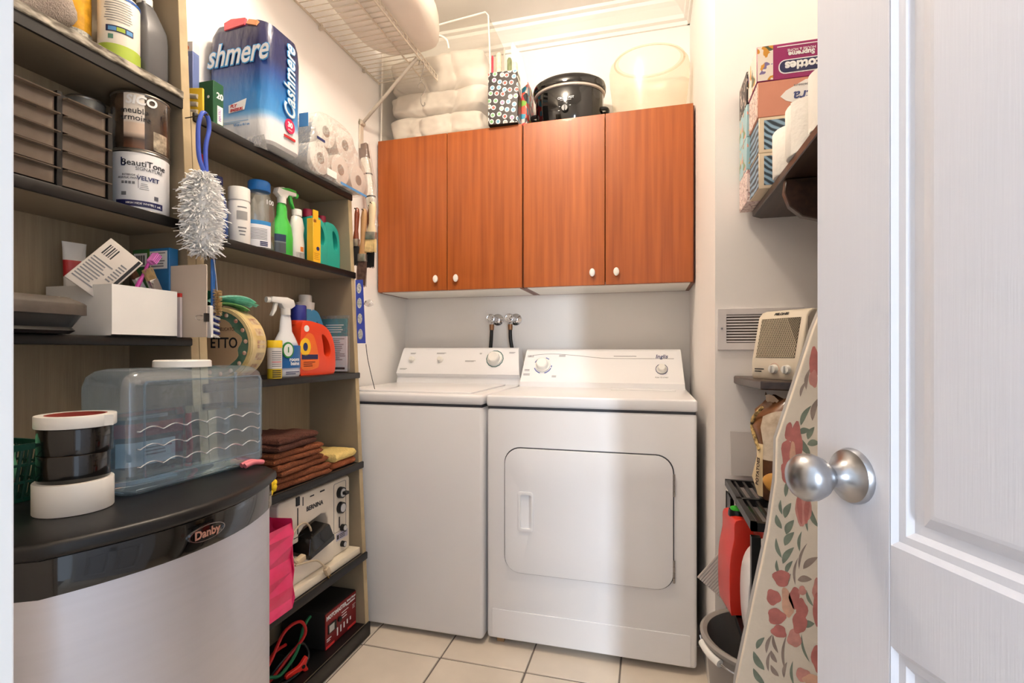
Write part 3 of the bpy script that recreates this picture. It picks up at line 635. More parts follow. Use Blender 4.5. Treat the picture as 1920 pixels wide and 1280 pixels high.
obj('barcode', b, ink, t, False)
t = thing('cardboard_folder', 'grey cardboard sheet standing at the end of the third shelf', 'cardboard', (-1.06, 0.950, 1.1215), 0)
obj('sheet', B().prism(rrect(-0.09, 0.057, 0.0, 0.172, 0.004, 3), 'y', -0.0015, 0.0015), card_tan, t, False)
obj('red_packet', B().box(-0.09, -0.012, -0.009, -0.003, 0.0, 0.105, 0.0008, 1), bands('red_white', [(0, (228, 216, 214)), (0.9, (228, 216, 214)), (0.91, (205, 45, 40))], 2, 0, 0.105, smooth=False), t)
t = thing('binder_clip', 'black binder clip on the edge of the grey cardboard sheet', 'clip', (-1.006, 0.950, 1.168), 0)
obj('clip_body', B().prism([(-0.006, -0.001), (0.004, -0.006), (0.004, 0.006), (-0.006, 0.001)], 'z', -0.010, 0.010), black_p, t, False)
obj('wire_handle', B().tube([(-0.006, -0.002, 0.004), (-0.018, -0.004, 0.006), (-0.024, -0.005, 0.003), (-0.024, -0.005, -0.003), (-0.018, -0.004, -0.006), (-0.006, -0.002, -0.004)], 0.0007, 6), chrome, t)

# ---- hung on the end panel's front edge
def nail(t, p, d=(0.03, 0, 0.004)): obj('nail', B().cyl(p, (p[0] + d[0], p[1] + d[1], p[2] + d[2]), 0.0013, n=8).cyl((p[0] + d[0], p[1] + d[1], p[2] + d[2]), (p[0] + d[0] * 1.04, p[1] + d[1] * 1.04, p[2] + d[2] * 1.04), 0.003, n=8), mat('nail_steel', (90, 86, 80), 0.4, 0.9), t)
t = thing('feather_duster', 'white fluffy duster with a blue loop handle hung between bookcases', 'duster', (-1.044, 0.978, 1.318), 90)
blu = mat('blue_handle_plastic', (66, 92, 190), 0.3)
loop = smooth_path([(0.004, 0, 0.205), (-0.010, 0, 0.235), (-0.014, 0, 0.275), (-0.012, 0, 0.320), (0.0, 0, 0.350), (0.014, 0, 0.343), (0.017, 0, 0.315), (0.009, 0, 0.280), (0.007, 0, 0.250), (0.010, 0, 0.205)], 5)
obj('handle', B().tube(loop, 0.0052, 10), blu, t); nail(t, (-0.006, 0.048, 0.340), (0.006, -0.06, 0.004))
b = B().blob((0, 0, 0.105), 0.034, 0.026, 0.10, 14); rnd = random.Random(5)
for i in range(2300):
    a = rnd.uniform(0, 6.283); zz = rnd.uniform(-1, 1); rr = math.sqrt(max(0.08, 1 - abs(zz) ** 3)); p = Vector((0.030 * rr * math.cos(a), 0.022 * rr * math.sin(a), 0.105 + 0.098 * zz))
    d = Vector((math.cos(a), math.sin(a) * 0.9, rnd.uniform(-0.6, 0.35))).normalized(); l = rnd.uniform(0.012, 0.026) * (1.5 if rnd.random() < 0.12 else 1.0); s_ = d.cross(Vector((rnd.uniform(-1, 1), rnd.uniform(-1, 1), rnd.uniform(-1, 1)))).normalized() * 0.0017
    k = Vector((rnd.uniform(-1, 1), rnd.uniform(-1, 1), rnd.uniform(-1, 1))) * 0.003
    b._add([p - s_, p + s_, p + d * l * 0.6 + s_ + k, p + d * l * 0.6 - s_ + k, p + d * l - Vector((0, 0, 0.003)) + s_ * 0.6, p + d * l - Vector((0, 0, 0.003)) - s_ * 0.6], [(0, 1, 2, 3), (3, 2, 4, 5)])
fl = obj('fluff', b, mat('white_fluff', (252, 251, 249), 0.9, var=0.01), t, False); fl['kind'] = 'stuff'
t = thing('scrub_brush', 'small scrub brush with navy and white bristles hung beside the cardboard', 'brush', (-1.035, 0.998, 1.115), 90)
obj('stick', B().box(-0.006, 0.006, -0.003, 0.003, 0.05, 0.20, 0.002, 1), mat('blue_stick', (40, 100, 170), 0.35), t)
obj('block', B().box(-0.013, -0.003, -0.006, 0.008, 0.006, 0.085, 0.002, 1), plastic_w, t)
b = B(); b2 = B(); rnd = random.Random(9)
for i in range(9):
    for j in range(4):
        z = 0.012 + i * 0.0075; y = -0.004 + j * 0.0033; q = b2 if 1 <= i <= 7 and j < 3 and i % 2 else b
        for k in range(3): q.tube([(-0.004, y, z + k * 0.0015), (0.016 + rnd.uniform(-0.002, 0.003), y + rnd.uniform(-0.002, 0.002), z + k * 0.0015 - 0.005)], [0.0011, 0.0008], 4)
obj('white_bristles', b, mat('white_bristle', (238, 236, 230), 0.7), t, False); obj('navy_bristles', b2, mat('navy_bristle', (38, 48, 120), 0.7), t, False)
t = thing('bottle_brush', 'wood-coloured bristle brush hanging on a twisted wire below the duster', 'brush', (-1.028, 1.004, 1.175), 90)
obj('wire', B().tube(smooth_path([(0, 0, 0.06), (-0.004, 0, 0.10), (-0.012, 0, 0.155), (-0.014, 0, 0.19)], 5), 0.0012, 6), chrome, t)
b = B(); rnd = random.Random(4)
for i in range(230):
    z = 0.002 + 0.062 * i / 230; a = i * 2.4; b.tube([(0, 0, z), (0.011 * math.cos(a), 0.011 * math.sin(a), z + rnd.uniform(-0.002, 0.002))], [0.0008, 0.0006], 3)
obj('bristles', b, tan_b, t, False)

# ------------------------------------------------------------------ right bookcase, top
zt = 1.6915
t = thing('tall_carton', 'tall pale blue carton standing on end behind the bookcase post', 'box', (-1.205, 1.075, zt), 8)
obj('carton', B().box(-0.024, 0.030, -0.012, 0.012, 0, 0.225, 0.001, 1), bands('pale_blue_box', [(0, (112, 128, 178)), (0.85, (120, 138, 188)), (0.88, (226, 224, 226))], 2, 0, 0.225, smooth=False), t)
obj('round_mark', B().prism(circ(0.012, 0.208, 0.007), 'y', -0.0126, -0.012), mat('orange_mark', (225, 120, 80), 0.5), t, False)
b = B().box(0.006, 0.010, -0.0126, -0.012, 0.09, 0.185).box(0.014, 0.017, -0.0126, -0.012, 0.11, 0.185); obj('print_lines', b, white_ink, t, False)
t = thing('blister_card', 'yellow blister card with three grey pieces on bookcase top', 'packet', (-1.145, 1.040, zt), 14)
obj('card', B().box(-0.040, 0.030, -0.004, 0.003, 0, 0.080, 0.001, 1), mat('yellow_card', (228, 190, 50), 0.45), t)
b = B()
for k in range(3): b.tube([(-0.026, -0.006, 0.020 + k * 0.020), (0.018, -0.006, 0.016 + k * 0.020)], 0.006, 10)
obj('contents', b, mat('battery_grey', (196, 190, 176), 0.3, 0.3), t)
t = thing('green_carton', 'dark green carton with white lettering beside the big tissue pack', 'box', (-1.135, 1.093, zt), 90)
obj('carton', B().box(-0.017, 0.017, -0.020, 0.028, 0, 0.118, 0.001, 1), mat('dark_green_box', (24, 84, 52), 0.4), t)
text('20', 0.022, white_ink, t, (0.004, -0.0205, 0.082), bold=0.0006); text('MATIC', 0.011, mat('lilac_ink', (196, 170, 214), 0.5), t, (0.004, -0.0205, 0.032), (90, -90, 0), bold=0.0004)
obj('white_panel', B().box(-0.004, 0.014, -0.0203, -0.0198, 0.008, 0.056), white_ink, t, False)
obj('hang_dot', B().cyl((-0.0172, -0.004, 0.075), (-0.0165, -0.004, 0.075), 0.004, n=12), white_ink, t)

# the big wrapped pack: local -y faces the camera side (-Y), local +x the aisle
t = thing('bathroom_tissue_pack', 'large blue and navy wrapped tissue pack with silver script', 'tissue pack', (-1.165, 1.285, zt), 0)
stops = [(0, (232, 230, 228)), (0.18, (228, 230, 234)), (0.235, (120, 176, 220)), (0.27, (60, 140, 205)), (0.42, (24, 110, 180)), (0.58, (26, 62, 130)), (0.68, (28, 34, 84)), (1, (26, 28, 66))]
wrap_m = bands('tissue_wrap', stops, 2, 0.0, 0.375, 0.3, 0.15)
nt = wrap_m.node_tree; nb = nt.nodes.new('ShaderNodeTexNoise'); nb.inputs['Scale'].default_value = 11; nb.inputs['Detail'].default_value = 3
mp = nt.nodes.new('ShaderNodeMapping'); mp.inputs['Rotation'].default_value = (0.4, 0.6, 0.3); mp.inputs['Scale'].default_value = (2.4, 2.4, 0.8)
nt.links.new(nt.nodes['Texture Coordinate'].outputs['Object'], mp.inputs[0]); nt.links.new(mp.outputs[0], nb.inputs['Vector'])
bp = nt.nodes.new('ShaderNodeBump'); bp.inputs['Strength'].default_value = 0.55; bp.inputs['Distance'].default_value = 0.012
nt.links.new(nb.outputs['Fac'], bp.inputs['Height']); nt.links.new(bp.outputs[0], nt.nodes['Principled BSDF'].inputs['Normal'])
rings = []
for z, s_ in ((0.004, 0.90), (0.012, 0.97), (0.05, 1.0), (0.12, 0.995), (0.20, 1.0), (0.29, 0.995), (0.34, 0.97), (0.362, 0.90), (0.372, 0.75)):
    rings.append([(x * s_ + 0.0015 * math.sin(9 * z * 10 + x * 60), y * s_ + 0.0015 * math.sin(70 * x + z * 40), z + (0.010 * math.cos(x * 20) if z > 0.3 else 0)) for x, y in rrect(-0.112, 0.108, -0.080, 0.078, 0.035, 6)])
wr = obj('wrap', B().loft(rings), wrap_m, t)
pk = mat('coral_print', (226, 84, 96), 0.3, coat=0.5); pe = mat('peach_print', (232, 160, 110), 0.3, coat=0.5)
obj('coral_patch', B().prism([(-0.045, 0.345), (0.025, 0.352), (0.030, 0.370), (-0.02, 0.374), (-0.045, 0.366)], 'y', -0.079, -0.070), pk, t, False)
obj('peach_patch', B().prism([(0.035, 0.352), (0.070, 0.340), (0.075, 0.354), (0.045, 0.362)], 'y', -0.081, -0.070), pe, t, False)
sil = mat('silver_script', (214, 216, 222), 0.3); halo = mat('cyan_halo', (70, 160, 220), 0.35)
text('shmere', 0.092, halo, t, (0.004, -0.0825, 0.266), bold=0.004, shear=0.3, sx=0.78, name='script_halo'); text('shmere', 0.092, sil, t, (0.004, -0.0835, 0.266), bold=0.0012, shear=0.3, sx=0.78)
text('Cashmere', 0.066, halo, t, (0.1115, 0.012, 0.215), (90, -90, 90), bold=0.003, shear=0.3, sx=0.82, name='script_halo'); text('Cashmere', 0.066, sil, t, (0.1125, 0.012, 0.215), (90, -90, 90), bold=0.0008, shear=0.3, sx=0.82)
pl = obj('white_panel', B().prism([(-0.025, 0.095), (0.030, 0.100), (0.038, 0.132), (-0.025, 0.118)], 'y', -0.0828, -0.0815), white_ink, t, False)
text('PLY', 0.013, red_ink, pl, (-0.008, -0.0832, 0.114), shear=0.2, bold=0.0003); text('EPAISSEURS', 0.0115, red_ink, pl, (0.003, -0.0832, 0.1025), (90, -4, 0), shear=0.2, bold=0.0003, sx=0.75)
rd = obj('red_seal', B().prism(smooth_loop([(0.012 + 0.021 * math.cos(R(a)), 0.082 + 0.022 * math.sin(R(a))) for a in range(0, 360, 45)], 3), 'x', 0.1095, 0.1112), mat('raspberry_print', (205, 36, 84), 0.35), t, False)
text('30', 0.021, white_ink, rd, (0.1114, 0.012, 0.085), (90, 0, 90), bold=0.0008); text('ROLLS', 0.006, white_ink, rd, (0.1114, 0.012, 0.070), (90, 0, 90)); obj('red_print_line', B().box(0.1090, 0.1112, -0.012, 0.036, 0.043, 0.050), red_ink, t, False)
text('9.9 cm x 10.1 cm', 0.010, sky, t, (0.02, -0.0818, 0.058), (90, 0, 0), sx=0.8); lines(t, mat('pale_blue_ink', (150, 190, 225), 0.5), -0.07, 0.05, 0.062, 0.072, 2, -0.0815)
obj('clear_skirt', B().prism([(-0.05, 0.012), (0.1, 0.02), (0.112, -0.028), (0.09, -0.018), (0.03, 0.002)], 'y', -0.083, -0.0825), film('clear_wrap', gloss=0.22, haze=0.22, bscale=40), t, False)

t = thing('toilet_roll_pack', 'clear-wrapped pack of white toilet rolls on the bookcase end', 'toilet rolls', (-1.168, 1.600, zt), 90)
core = mat('card_core', (150, 142, 132), 0.8); r0 = None; RP = []
for i, (x, z) in enumerate(((-0.122, 0.055), (-0.006, 0.055), (0.110, 0.055), (-0.092, 0.158), (0.022, 0.155), (0.10, 0.15))[:5]):
    if r0 is None:
        r0 = rl = obj('roll', B().tube([(0, -0.089, 0), (0, -0.088, 0), (0, 0.09, 0)], [0.050, 0.0535, 0.0535], 30), tissue, t)
        cc = obj('core', B().tube([(0, -0.0905, 0), (0, -0.085, 0)], [0.019, 0.019], 20), core, rl)
    else:
        rl = r0.copy(); col.objects.link(rl); cc2 = cc.copy(); col.objects.link(cc2); cc2.parent = rl
    rl.location = (x, 0, z)
out = smooth_loop([(-0.185, 0.004), (-0.06, -0.003), (0.09, -0.004), (0.165, 0.01), (0.172, 0.06), (0.145, 0.115), (0.085, 0.165), (0.045, 0.214), (-0.05, 0.222), (-0.145, 0.20), (-0.178, 0.10)], 5)
b = B(); fr_ = film('crinkled_wrap', gloss=0.30, haze=0.10, rough=0.18, bump=1.0, bscale=38)
b.loft([[(x * s_, y, 0.1 + (z - 0.1) * s_) for x, z in out] for y, s_ in ((0.094, 0.97), (-0.09, 1.0), (-0.098, 0.93), (-0.099, 0.5))], cap=True)
obj('wrap', b, fr_, t)
obj('barcode', B().box(-0.10, -0.045, -0.1003, -0.0995, 0.006, 0.030), paper, t, False); lines(t, navy_ink, -0.155, -0.11, 0.108, 0.118, 1, -0.1, 0.9)
obj('blue_print', B().box(-0.02, 0.15, -0.1002, -0.0995, -0.001, 0.008), sky, t, False); obj('blue_end_print', B().box(-0.1815, -0.1795, -0.085, -0.05, 0.14, 0.185), sky, t, False)

# ------------------------------------------------------------------ right bookcase, second shelf
zt = 1.3925
t = thing('funnel_cap', 'red and white dispenser cap peeking out behind the duster', 'dispenser', (-1.236, 1.132, zt), 90)
lathe_part('body', [(0.026, 0), (0.028, 0.01), (0.028, 0.19), (0.024, 0.205), (0.029, 0.222)], plastic_w, t); lathe_part('cap', [(0.029, 0.222), (0.030, 0.226), (0.026, 0.248), (0.010, 0.262)], mat('red_plastic', (205, 36, 40), 0.35), t)
t = thing('blue_cleaner_bottle', 'dark blue cleaner bottle beside the duster', 'bottle', (-1.165, 1.135, zt), 90)
lathe_part('body', [(0.028, 0), (0.030, 0.004), (0.031, 0.09), (0.026, 0.125), (0.013, 0.15), (0.013, 0.165)], mat('deep_blue_clear', (22, 52, 120), 0.12, coat=0.6), t, 28, 1, 0.8)
patch('label_sheet', 0.031, 0.02, 0.085, mat('blue_label', (40, 84, 150), 0.4, rgb2=(30, 60, 120), scale=60), t, 60, 1, 0.8); lathe_part('cap', [(0.016, 0.16), (0.016, 0.182)], mat('navy_cap', (24, 34, 78), 0.35), t)
t = thing('aerosol_can', 'white aerosol can with a white cap and a grey print', 'can', (-1.155, 1.205, zt), 60)
lathe_part('body', [(0.029, 0), (0.030, 0.004), (0.030, 0.125), (0.027, 0.133)], mat('white_can_gloss', (234, 232, 228), 0.25), t); lathe_part('cap', [(0.0295, 0.133), (0.0295, 0.168), (0.028, 0.171)], plastic_w, t)
patch('brand_blot', 0.030, 0.075, 0.100, mat('silver_blot', (160, 160, 158), 0.4), t, 28); patch('print_line', 0.030, 0.110, 0.113, grey_ink, t, 24)
for k in range(3): patch('print_line', 0.030, 0.050 - k * 0.010, 0.054 - k * 0.010, grey_ink, t, 22 - k * 4)
t = thing('clear_cleaner_bottle', 'tall clear bottle with a wide blue cap and a printed back label', 'bottle', (-1.160, 1.289, zt), 70)
clear_b = film('clear_bottle', (232, 236, 232), 0.16, 0.10, 0.08, 0.1)
lathe_part('body', [(0.041, 0), (0.046, 0.006), (0.047, 0.11), (0.043, 0.155), (0.030, 0.182), (0.027, 0.190)], clear_b, t, 32, 1, 0.72); lathe_part('liquid', [(0.039, 0.003), (0.0435, 0.008), (0.0445, 0.05), (0.0445, 0.052)], film('pale_liquid', (226, 232, 216), 0.1, 0.12), t, 32, 1, 0.72)
lathe_part('cap', [(0.0305, 0.187), (0.032, 0.190), (0.032, 0.214), (0.029, 0.218)], mat('cap_blue', (34, 112, 190), 0.35), t)
p = patch('label_sheet', 0.0472, 0.012, 0.092, bands('back_label', [(0, (226, 228, 234)), (0.72, (226, 228, 234)), (0.73, (48, 136, 200))], 2, 0.012, 0.105, smooth=False), t, 46, 1, 0.72, mid=-22)
for k in range(8): patch('print_line', 0.0478, 0.035 + k * 0.0045, 0.0366 + k * 0.0045, grey_ink, t, 32, 1, 0.72, mid=-24)
for k in range(3): patch('barcode_bar', 0.0478, 0.016 + k * 0.005, 0.0195 + k * 0.005, navy_ink, t, 14, 1, 0.72, mid=-4)
text('100', 0.02, white_ink, t, (12, 0.148), bend=0.0465)
t = thing('green_spray_bottle', 'bright green trigger spray bottle with a green and white head', 'spray bottle', (-1.158, 1.385, zt), 82)
gr = mat('bright_green', (62, 190, 74), 0.28, coat=0.3)
lathe_part('body', [(0.036, 0), (0.040, 0.005), (0.041, 0.07), (0.036, 0.105), (0.020, 0.135), (0.019, 0.165), (0.014, 0.178)], gr, t, 32, 1, 0.62)
spray_head(t, 0.178, plastic_w, gr, 1, 1.05); obj('head_cover', B().prism([(-0.022, 0.224), (0.02, 0.234), (0.05, 0.233), (0.053, 0.224), (0.0, 0.222)], 'y', -0.0125, 0.0125, r=0.002, seg=1), gr, t)
patch('label_sheet', 0.0412, 0.012, 0.072, bands('green_label', [(0, (70, 78, 84)), (0.55, (110, 120, 124)), (0.62, (30, 50, 84))], 2, 0.012, 0.072, smooth=False), t, 30, 1, 0.62, mid=-38)
t = thing('white_bottle', 'white contoured bottle between the green sprayer and the yellow carton', 'bottle', (-1.158, 1.458, zt), 90)
lathe_part('body', [(0.026, 0), (0.030, 0.006), (0.030, 0.06), (0.026, 0.095), (0.029, 0.12), (0.022, 0.15), (0.014, 0.158)], mat('white_bottle', (232, 230, 224), 0.3), t, 28, 1, 0.7); lathe_part('cap', [(0.0165, 0.156), (0.0165, 0.176), (0.015, 0.178)], plastic_w, t)
patch('label_sheet', 0.0302, 0.004, 0.03, mat('barcode_label', (230, 228, 226), 0.5, rgb2=(40, 40, 44), scale=300, stretch=(6, 6, 0.05)), t, 45, 1, 0.7); patch('orange_dab', 0.0302, 0.034, 0.05, mat('orange_dab', (225, 130, 60), 0.5), t, 14, 1, 0.7)
t = thing('yellow_carton', 'yellow powder carton beside the turquoise jugs', 'box', (-1.112, 1.487, zt), 84)
obj('carton', B().box(-0.018, 0.018, -0.014, 0.014, 0, 0.150, 0.001, 1), mat('yellow_box', (236, 182, 44), 0.45), t); obj('spout_flap', B().box(-0.018, 0.006, -0.014, -0.011, 0.150, 0.178), mat('yellow_box', (236, 182, 44)), t, False)
obj('round_mark', B().prism(circ(0.004, 0.048, 0.007), 'y', -0.0146, -0.014), navy_ink, t, False); obj('opening', B().box(-0.017, -0.004, -0.0145, -0.014, 0.136, 0.146), mat('brown_slot', (150, 90, 30), 0.6), t, False)
lines(t, mat('ochre_ink', (200, 140, 30), 0.5), -0.013, 0.014, 0.008, 0.034, 4, -0.0140)
teal = mat('turquoise_plastic', (38, 166, 150), 0.32, coat=0.2); maroon = mat('maroon_cap', (150, 22, 62), 0.35)
TO = [(x * 0.86, z) for x, z in [(-0.048, 0.004), (-0.030, 0.0), (0.035, 0.0), (0.050, 0.006), (0.052, 0.06), (0.050, 0.105), (0.038, 0.148), (0.012, 0.168), (-0.012, 0.172), (-0.040, 0.170), (-0.050, 0.150), (-0.050, 0.06)]]
TH_ = [(x * 0.86, z) for x, z in [(0.010, 0.080), (0.030, 0.078), (0.036, 0.098), (0.028, 0.128), (0.010, 0.145), (0.000, 0.140), (0.004, 0.110)]]
jug('turquoise_jug', 'turquoise jug with maroon cap, next to the yellow carton', (-1.162, 1.546, zt), 88, TO, TH_, 0.058, teal, (-0.026, 0.168, 0.196, 0.0165, maroon), group='turquoise cleaner jugs')
jug('turquoise_jug', 'turquoise jug with maroon cap, nearer the bookcase end panel', (-1.170, 1.636, zt), 88, TO, TH_, 0.058, teal, (-0.026, 0.168, 0.196, 0.0165, maroon), group='turquoise cleaner jugs')

# ------------------------------------------------------------------ right bookcase, third shelf
zt = 1.0065
t = thing('biscuit_tin', 'round cream and green biscuit tin standing on its edge', 'tin', (-1.132, 1.135, zt), 8)
cream = mat('cream_tin', (226, 204, 150), 0.3, rgb2=(206, 180, 118), scale=22, coat=0.4)
tr = 0.101
obj('band', B().tube([(0, y, tr) for y in (-0.030, -0.028, -0.012, -0.010, 0.034, 0.036)], [tr - 0.004, tr, tr, tr - 0.003, tr - 0.003, tr - 0.006], 48), cream, t)
f = obj('face', B().prism(circ(0, tr, tr - 0.007, n=40), 'y', -0.0315, -0.0295), mat('tin_green', (96, 130, 108), 0.35, rgb2=(70, 104, 84), scale=30), t)
obj('face_rim', B().prism(circ(0, tr, tr - 0.002, n=40), 'y', -0.033, -0.030, holes=[circ(0, tr, tr - 0.011, n=40)]), cream, t)
plq = [(0.066 * (1 + 0.10 * math.sin(7 * R(a))) * math.cos(R(a)), tr + 0.064 * (1 + 0.08 * math.sin(5 * R(a) + 1)) * math.sin(R(a))) for a in range(0, 360, 8)]
obj('plaque', B().prism(plq, 'y', -0.0325, -0.031), mat('tin_tan', (190, 158, 122), 0.4), f, False)
text('ETTO', 0.040, ink, f, (0.018, -0.0328, tr + 0.002), bold=0.0006, sx=0.8); text('TTO DELICATO', 0.013, mat('brown_ink', (96, 62, 40), 0.5), f, (0.012, -0.0328, tr + 0.040), sx=0.8)
fl_m = mat('enamel_flower', (200, 120, 100), 0.4, rgb2=(230, 214, 190), scale=90)
b = B()
for k in range(16):
    a = R(k * 22.5 + 5); b.blob((0.081 * math.cos(a), -0.0315, tr + 0.081 * math.sin(a)), 0.006, 0.0015, 0.006, 8)
obj('flower_spots', b, fl_m, f)
b = B()
for k in range(18):
    a = R(k * 20); p = [(y, a + s_ * 0.12) for y in (0,) for s_ in (-1, 1)]
    rr = tr - 0.0025; vs_ = []
    for y, aa in ((-0.005, a - 0.11), (-0.005, a + 0.11), (0.029, a + 0.11), (0.029, a - 0.11)): vs_.append((rr * math.cos(aa), y, tr + rr * math.sin(aa)))
    b._add(vs_, [(0, 1, 2, 3)])
obj('picture_panels', b, mat('panel_scene', (204, 186, 150), 0.4, rgb2=(150, 84, 72), scale=55, ramp=(0.45, 0.75)), t, False)
def cloth(name, lab, loc, rz, L, Wd, m, lay=2, seed=1, hh=0.012, curl=0.01):
    t = thing(name, lab, 'cloth', loc, rz); rnd = random.Random(seed)
    for k in range(lay):
        ph = rnd.uniform(0, 6); b = B()
        def top(u, v, k=k, ph=ph): return (L * (u - 0.5) * (1 - 0.05 * k), Wd * (v - 0.5), hh * (k + 0.9) + curl * math.sin(5 * u + ph) * 0.4 + 0.003 * math.sin(14 * v + ph) - (0.010 * (2 * abs(u - 0.5)) ** 4))
        b.grid(top, 14, 8); bmesh.ops.solidify(b.bm, geom=list(b.bm.faces), thickness=hh * 0.85)
        obj('fold', b, m, t)
    return t
cloth('cleaning_cloth', 'pale turquoise cleaning cloth folded on the biscuit tin', (-1.120, 1.140, zt + 0.213), 68, 0.12, 0.075, mat('aqua_cloth', (176, 236, 220), 0.9, var=0.12, scale=120, bump=0.5, bscale=150), 2, 1, 0.009)
cloth('cleaning_cloth', 'light green cleaning cloth under the turquoise cloth', (-1.125, 1.130, zt + 0.201), 62, 0.10, 0.07, mat('lime_cloth', (170, 232, 160), 0.9, var=0.1, scale=120, bump=0.5, bscale=150), 1, 2, 0.008)
t = thing('green_scrub_pad', 'dark green scrub pad standing behind the folded cloths', 'scrub pad', (-1.185, 1.125, zt + 0.198), 20)
obj('pad', B().prism(smooth_loop([(-0.03, 0.0), (0.03, 0.0), (0.038, 0.02), (0.026, 0.045), (-0.01, 0.052), (-0.035, 0.03)], 5), 'y', -0.006, 0.006, r=0.002, seg=1), mat('scrub_green', (16, 92, 58), 0.9, bump=0.6, bscale=200), t)
t = thing('yellow_lid_canister', 'small white canister with a yellow lid beside the tin', 'canister', (-1.080, 1.262, zt), 50)
lathe_part('body', [(0.0195, 0), (0.0205, 0.003), (0.0205, 0.092)], bands('canister_print', [(0, (214, 184, 40)), (0.30, (214, 184, 40)), (0.32, (228, 222, 216)), (0.95, (228, 222, 216))], 2, 0, 0.092, smooth=False), t); lathe_part('lid', [(0.0215, 0.092), (0.0215, 0.112), (0.020, 0.114)], mat('lid_yellow', (234, 196, 36), 0.4), t)
for k in range(8): patch('print_line', 0.0205, 0.036 + k * 0.0062, 0.0382 + k * 0.0062, grey_ink if k != 2 else red_ink, t, 40, mid=10)
for k in range(4): patch('print_line', 0.0205, 0.004 + k * 0.006, 0.007 + k * 0.006, ink, t, 36, mid=10)
t = thing('bathroom_spray_bottle', 'blue and white bathroom spray bottle with a clear white trigger head', 'spray bottle', (-1.132, 1.372, zt), 74)
lathe_part('body', [(0.045, 0), (0.049, 0.006), (0.050, 0.05), (0.048, 0.09), (0.034, 0.122), (0.022, 0.145), (0.019, 0.180), (0.015, 0.200)], bands('bath_blue', [(0, (222, 226, 232)), (0.09, (222, 226, 232)), (0.17, (44, 104, 176)), (0.45, (90, 130, 196)), (0.56, (226, 228, 232))], 2, 0, 0.2, 0.25, 0.4), t, 32, 1, 0.6)
spray_head(t, 0.198, mat('frosted_white', (226, 224, 220), 0.25, coat=0.3), plastic_w, -1, 1.12)
p = patch('label_sheet', 0.0503, 0.028, 0.100, mat('label_deep_blue', (30, 96, 160), 0.3), t, 62, 1, 0.6)
obj('green_roundel', B().prism(circ(-0.012, 0.085, 0.021, 0.026), 'y', -0.0315, -0.028, r=0.001, seg=1), mat('roundel_green', (40, 128, 60), 0.35), t)
obj('roundel_face', B().prism(circ(-0.012, 0.085, 0.016, 0.02), 'y', -0.032, -0.0312), mat('roundel_white', (228, 232, 226), 0.4), t, False)
text('room', 0.017, white_ink, t, (0.010, -0.0312, 0.055), sx=0.9, bold=0.0003); text('bains', 0.017, white_ink, t, (0.012, -0.0312, 0.042), sx=0.9, bold=0.0003)
text('1', 0.024, mat('roundel_green', (40, 128, 60), 0.35), t, (-0.012, -0.0322, 0.085), bold=0.0006)
lines(t, navy_ink, -0.02, 0.03, 0.006, 0.018, 2, -0.0306)
OO = [(-0.078, 0.004), (-0.060, 0.0), (0.055, 0.0), (0.080, 0.008), (0.084, 0.055), (0.078, 0.105), (0.058, 0.148), (0.026, 0.172), (-0.010, 0.180), (-0.036, 0.184), (-0.062, 0.182), (-0.074, 0.160), (-0.080, 0.08)]
OH = [(0.030, 0.070), (0.050, 0.062), (0.060, 0.080), (0.052, 0.110), (0.034, 0.134), (0.018, 0.138), (0.024, 0.104)]
org = mat('detergent_orange', (226, 66, 30), 0.3, coat=0.2)
t = jug('detergent_jug', 'orange laundry detergent jug with a dark blue cap', (-1.148, 1.508, zt), 82, OO, OH, 0.085, org, (-0.046, 0.180, 0.238, 0.0265, mat('cap_navy', (34, 44, 128), 0.35)), r=0.020)
obj('collar', B().tube([(-0.046, 0, 0.172), (-0.046, 0, 0.186)], [0.029, 0.028], 24), org, t)
lab_ = obj('label_sheet', B().prism(smooth_loop([(-0.074, 0.022), (-0.01, 0.022), (0.004, 0.040), (-0.004, 0.09), (-0.022, 0.135), (-0.05, 0.140), (-0.076, 0.10)], 4), 'y', -0.0432, -0.0425), mat('label_orange', (236, 110, 40), 0.35), t, False)
obj('bullseye', B().prism(circ(-0.058, 0.096, 0.024, 0.030), 'y', -0.0438, -0.0431), mat('bullseye_yellow', (246, 196, 40), 0.35), lab_, False); obj('navy_strip', B().box(-0.074, -0.002, -0.0438, -0.0431, 0.054, 0.070), navy, lab_, False)
obj('bullseye_core', B().prism(circ(-0.058, 0.096, 0.010, 0.014), 'y', -0.0442, -0.0437), navy_ink, lab_, False); lines(lab_, mat('brown_print', (120, 50, 20), 0.5), -0.066, -0.012, 0.028, 0.048, 3, -0.0436); obj('steam_mark', B().prism(circ(-0.052, 0.158, 0.011), 'y', -0.0435, -0.041), plastic_w, t, False)
SO = [(-0.050, 0.004), (-0.034, 0.0), (0.030, 0.0), (0.052, 0.010), (0.060, 0.060), (0.058, 0.12), (0.046, 0.175), (0.026, 0.215), (0.008, 0.232), (-0.022, 0.236), (-0.044, 0.232), (-0.052, 0.200), (-0.054, 0.08)]
SH = [(0.018, 0.096), (0.034, 0.090), (0.041, 0.115), (0.036, 0.150), (0.022, 0.180), (0.008, 0.190), (0.012, 0.140)]
t = jug('softener_bottle', 'light blue fabric softener bottle with a white measuring cap', (-1.232, 1.616, zt), 84, SO, SH, 0.062, mat('softener_blue', (82, 164, 214), 0.28, coat=0.3), (-0.016, 0.234, 0.290, 0.024, plastic_w), r=0.018)
obj('cap_skirt', B().tube([(-0.016, 0, 0.230), (-0.016, 0, 0.262)], [0.031, 0.0335], 28), plastic_w, t)
t = thing('paper_packet', 'clear bag with a printed white and teal sheet against the end panel', 'packet', (-1.165, 1.672, zt), 0)
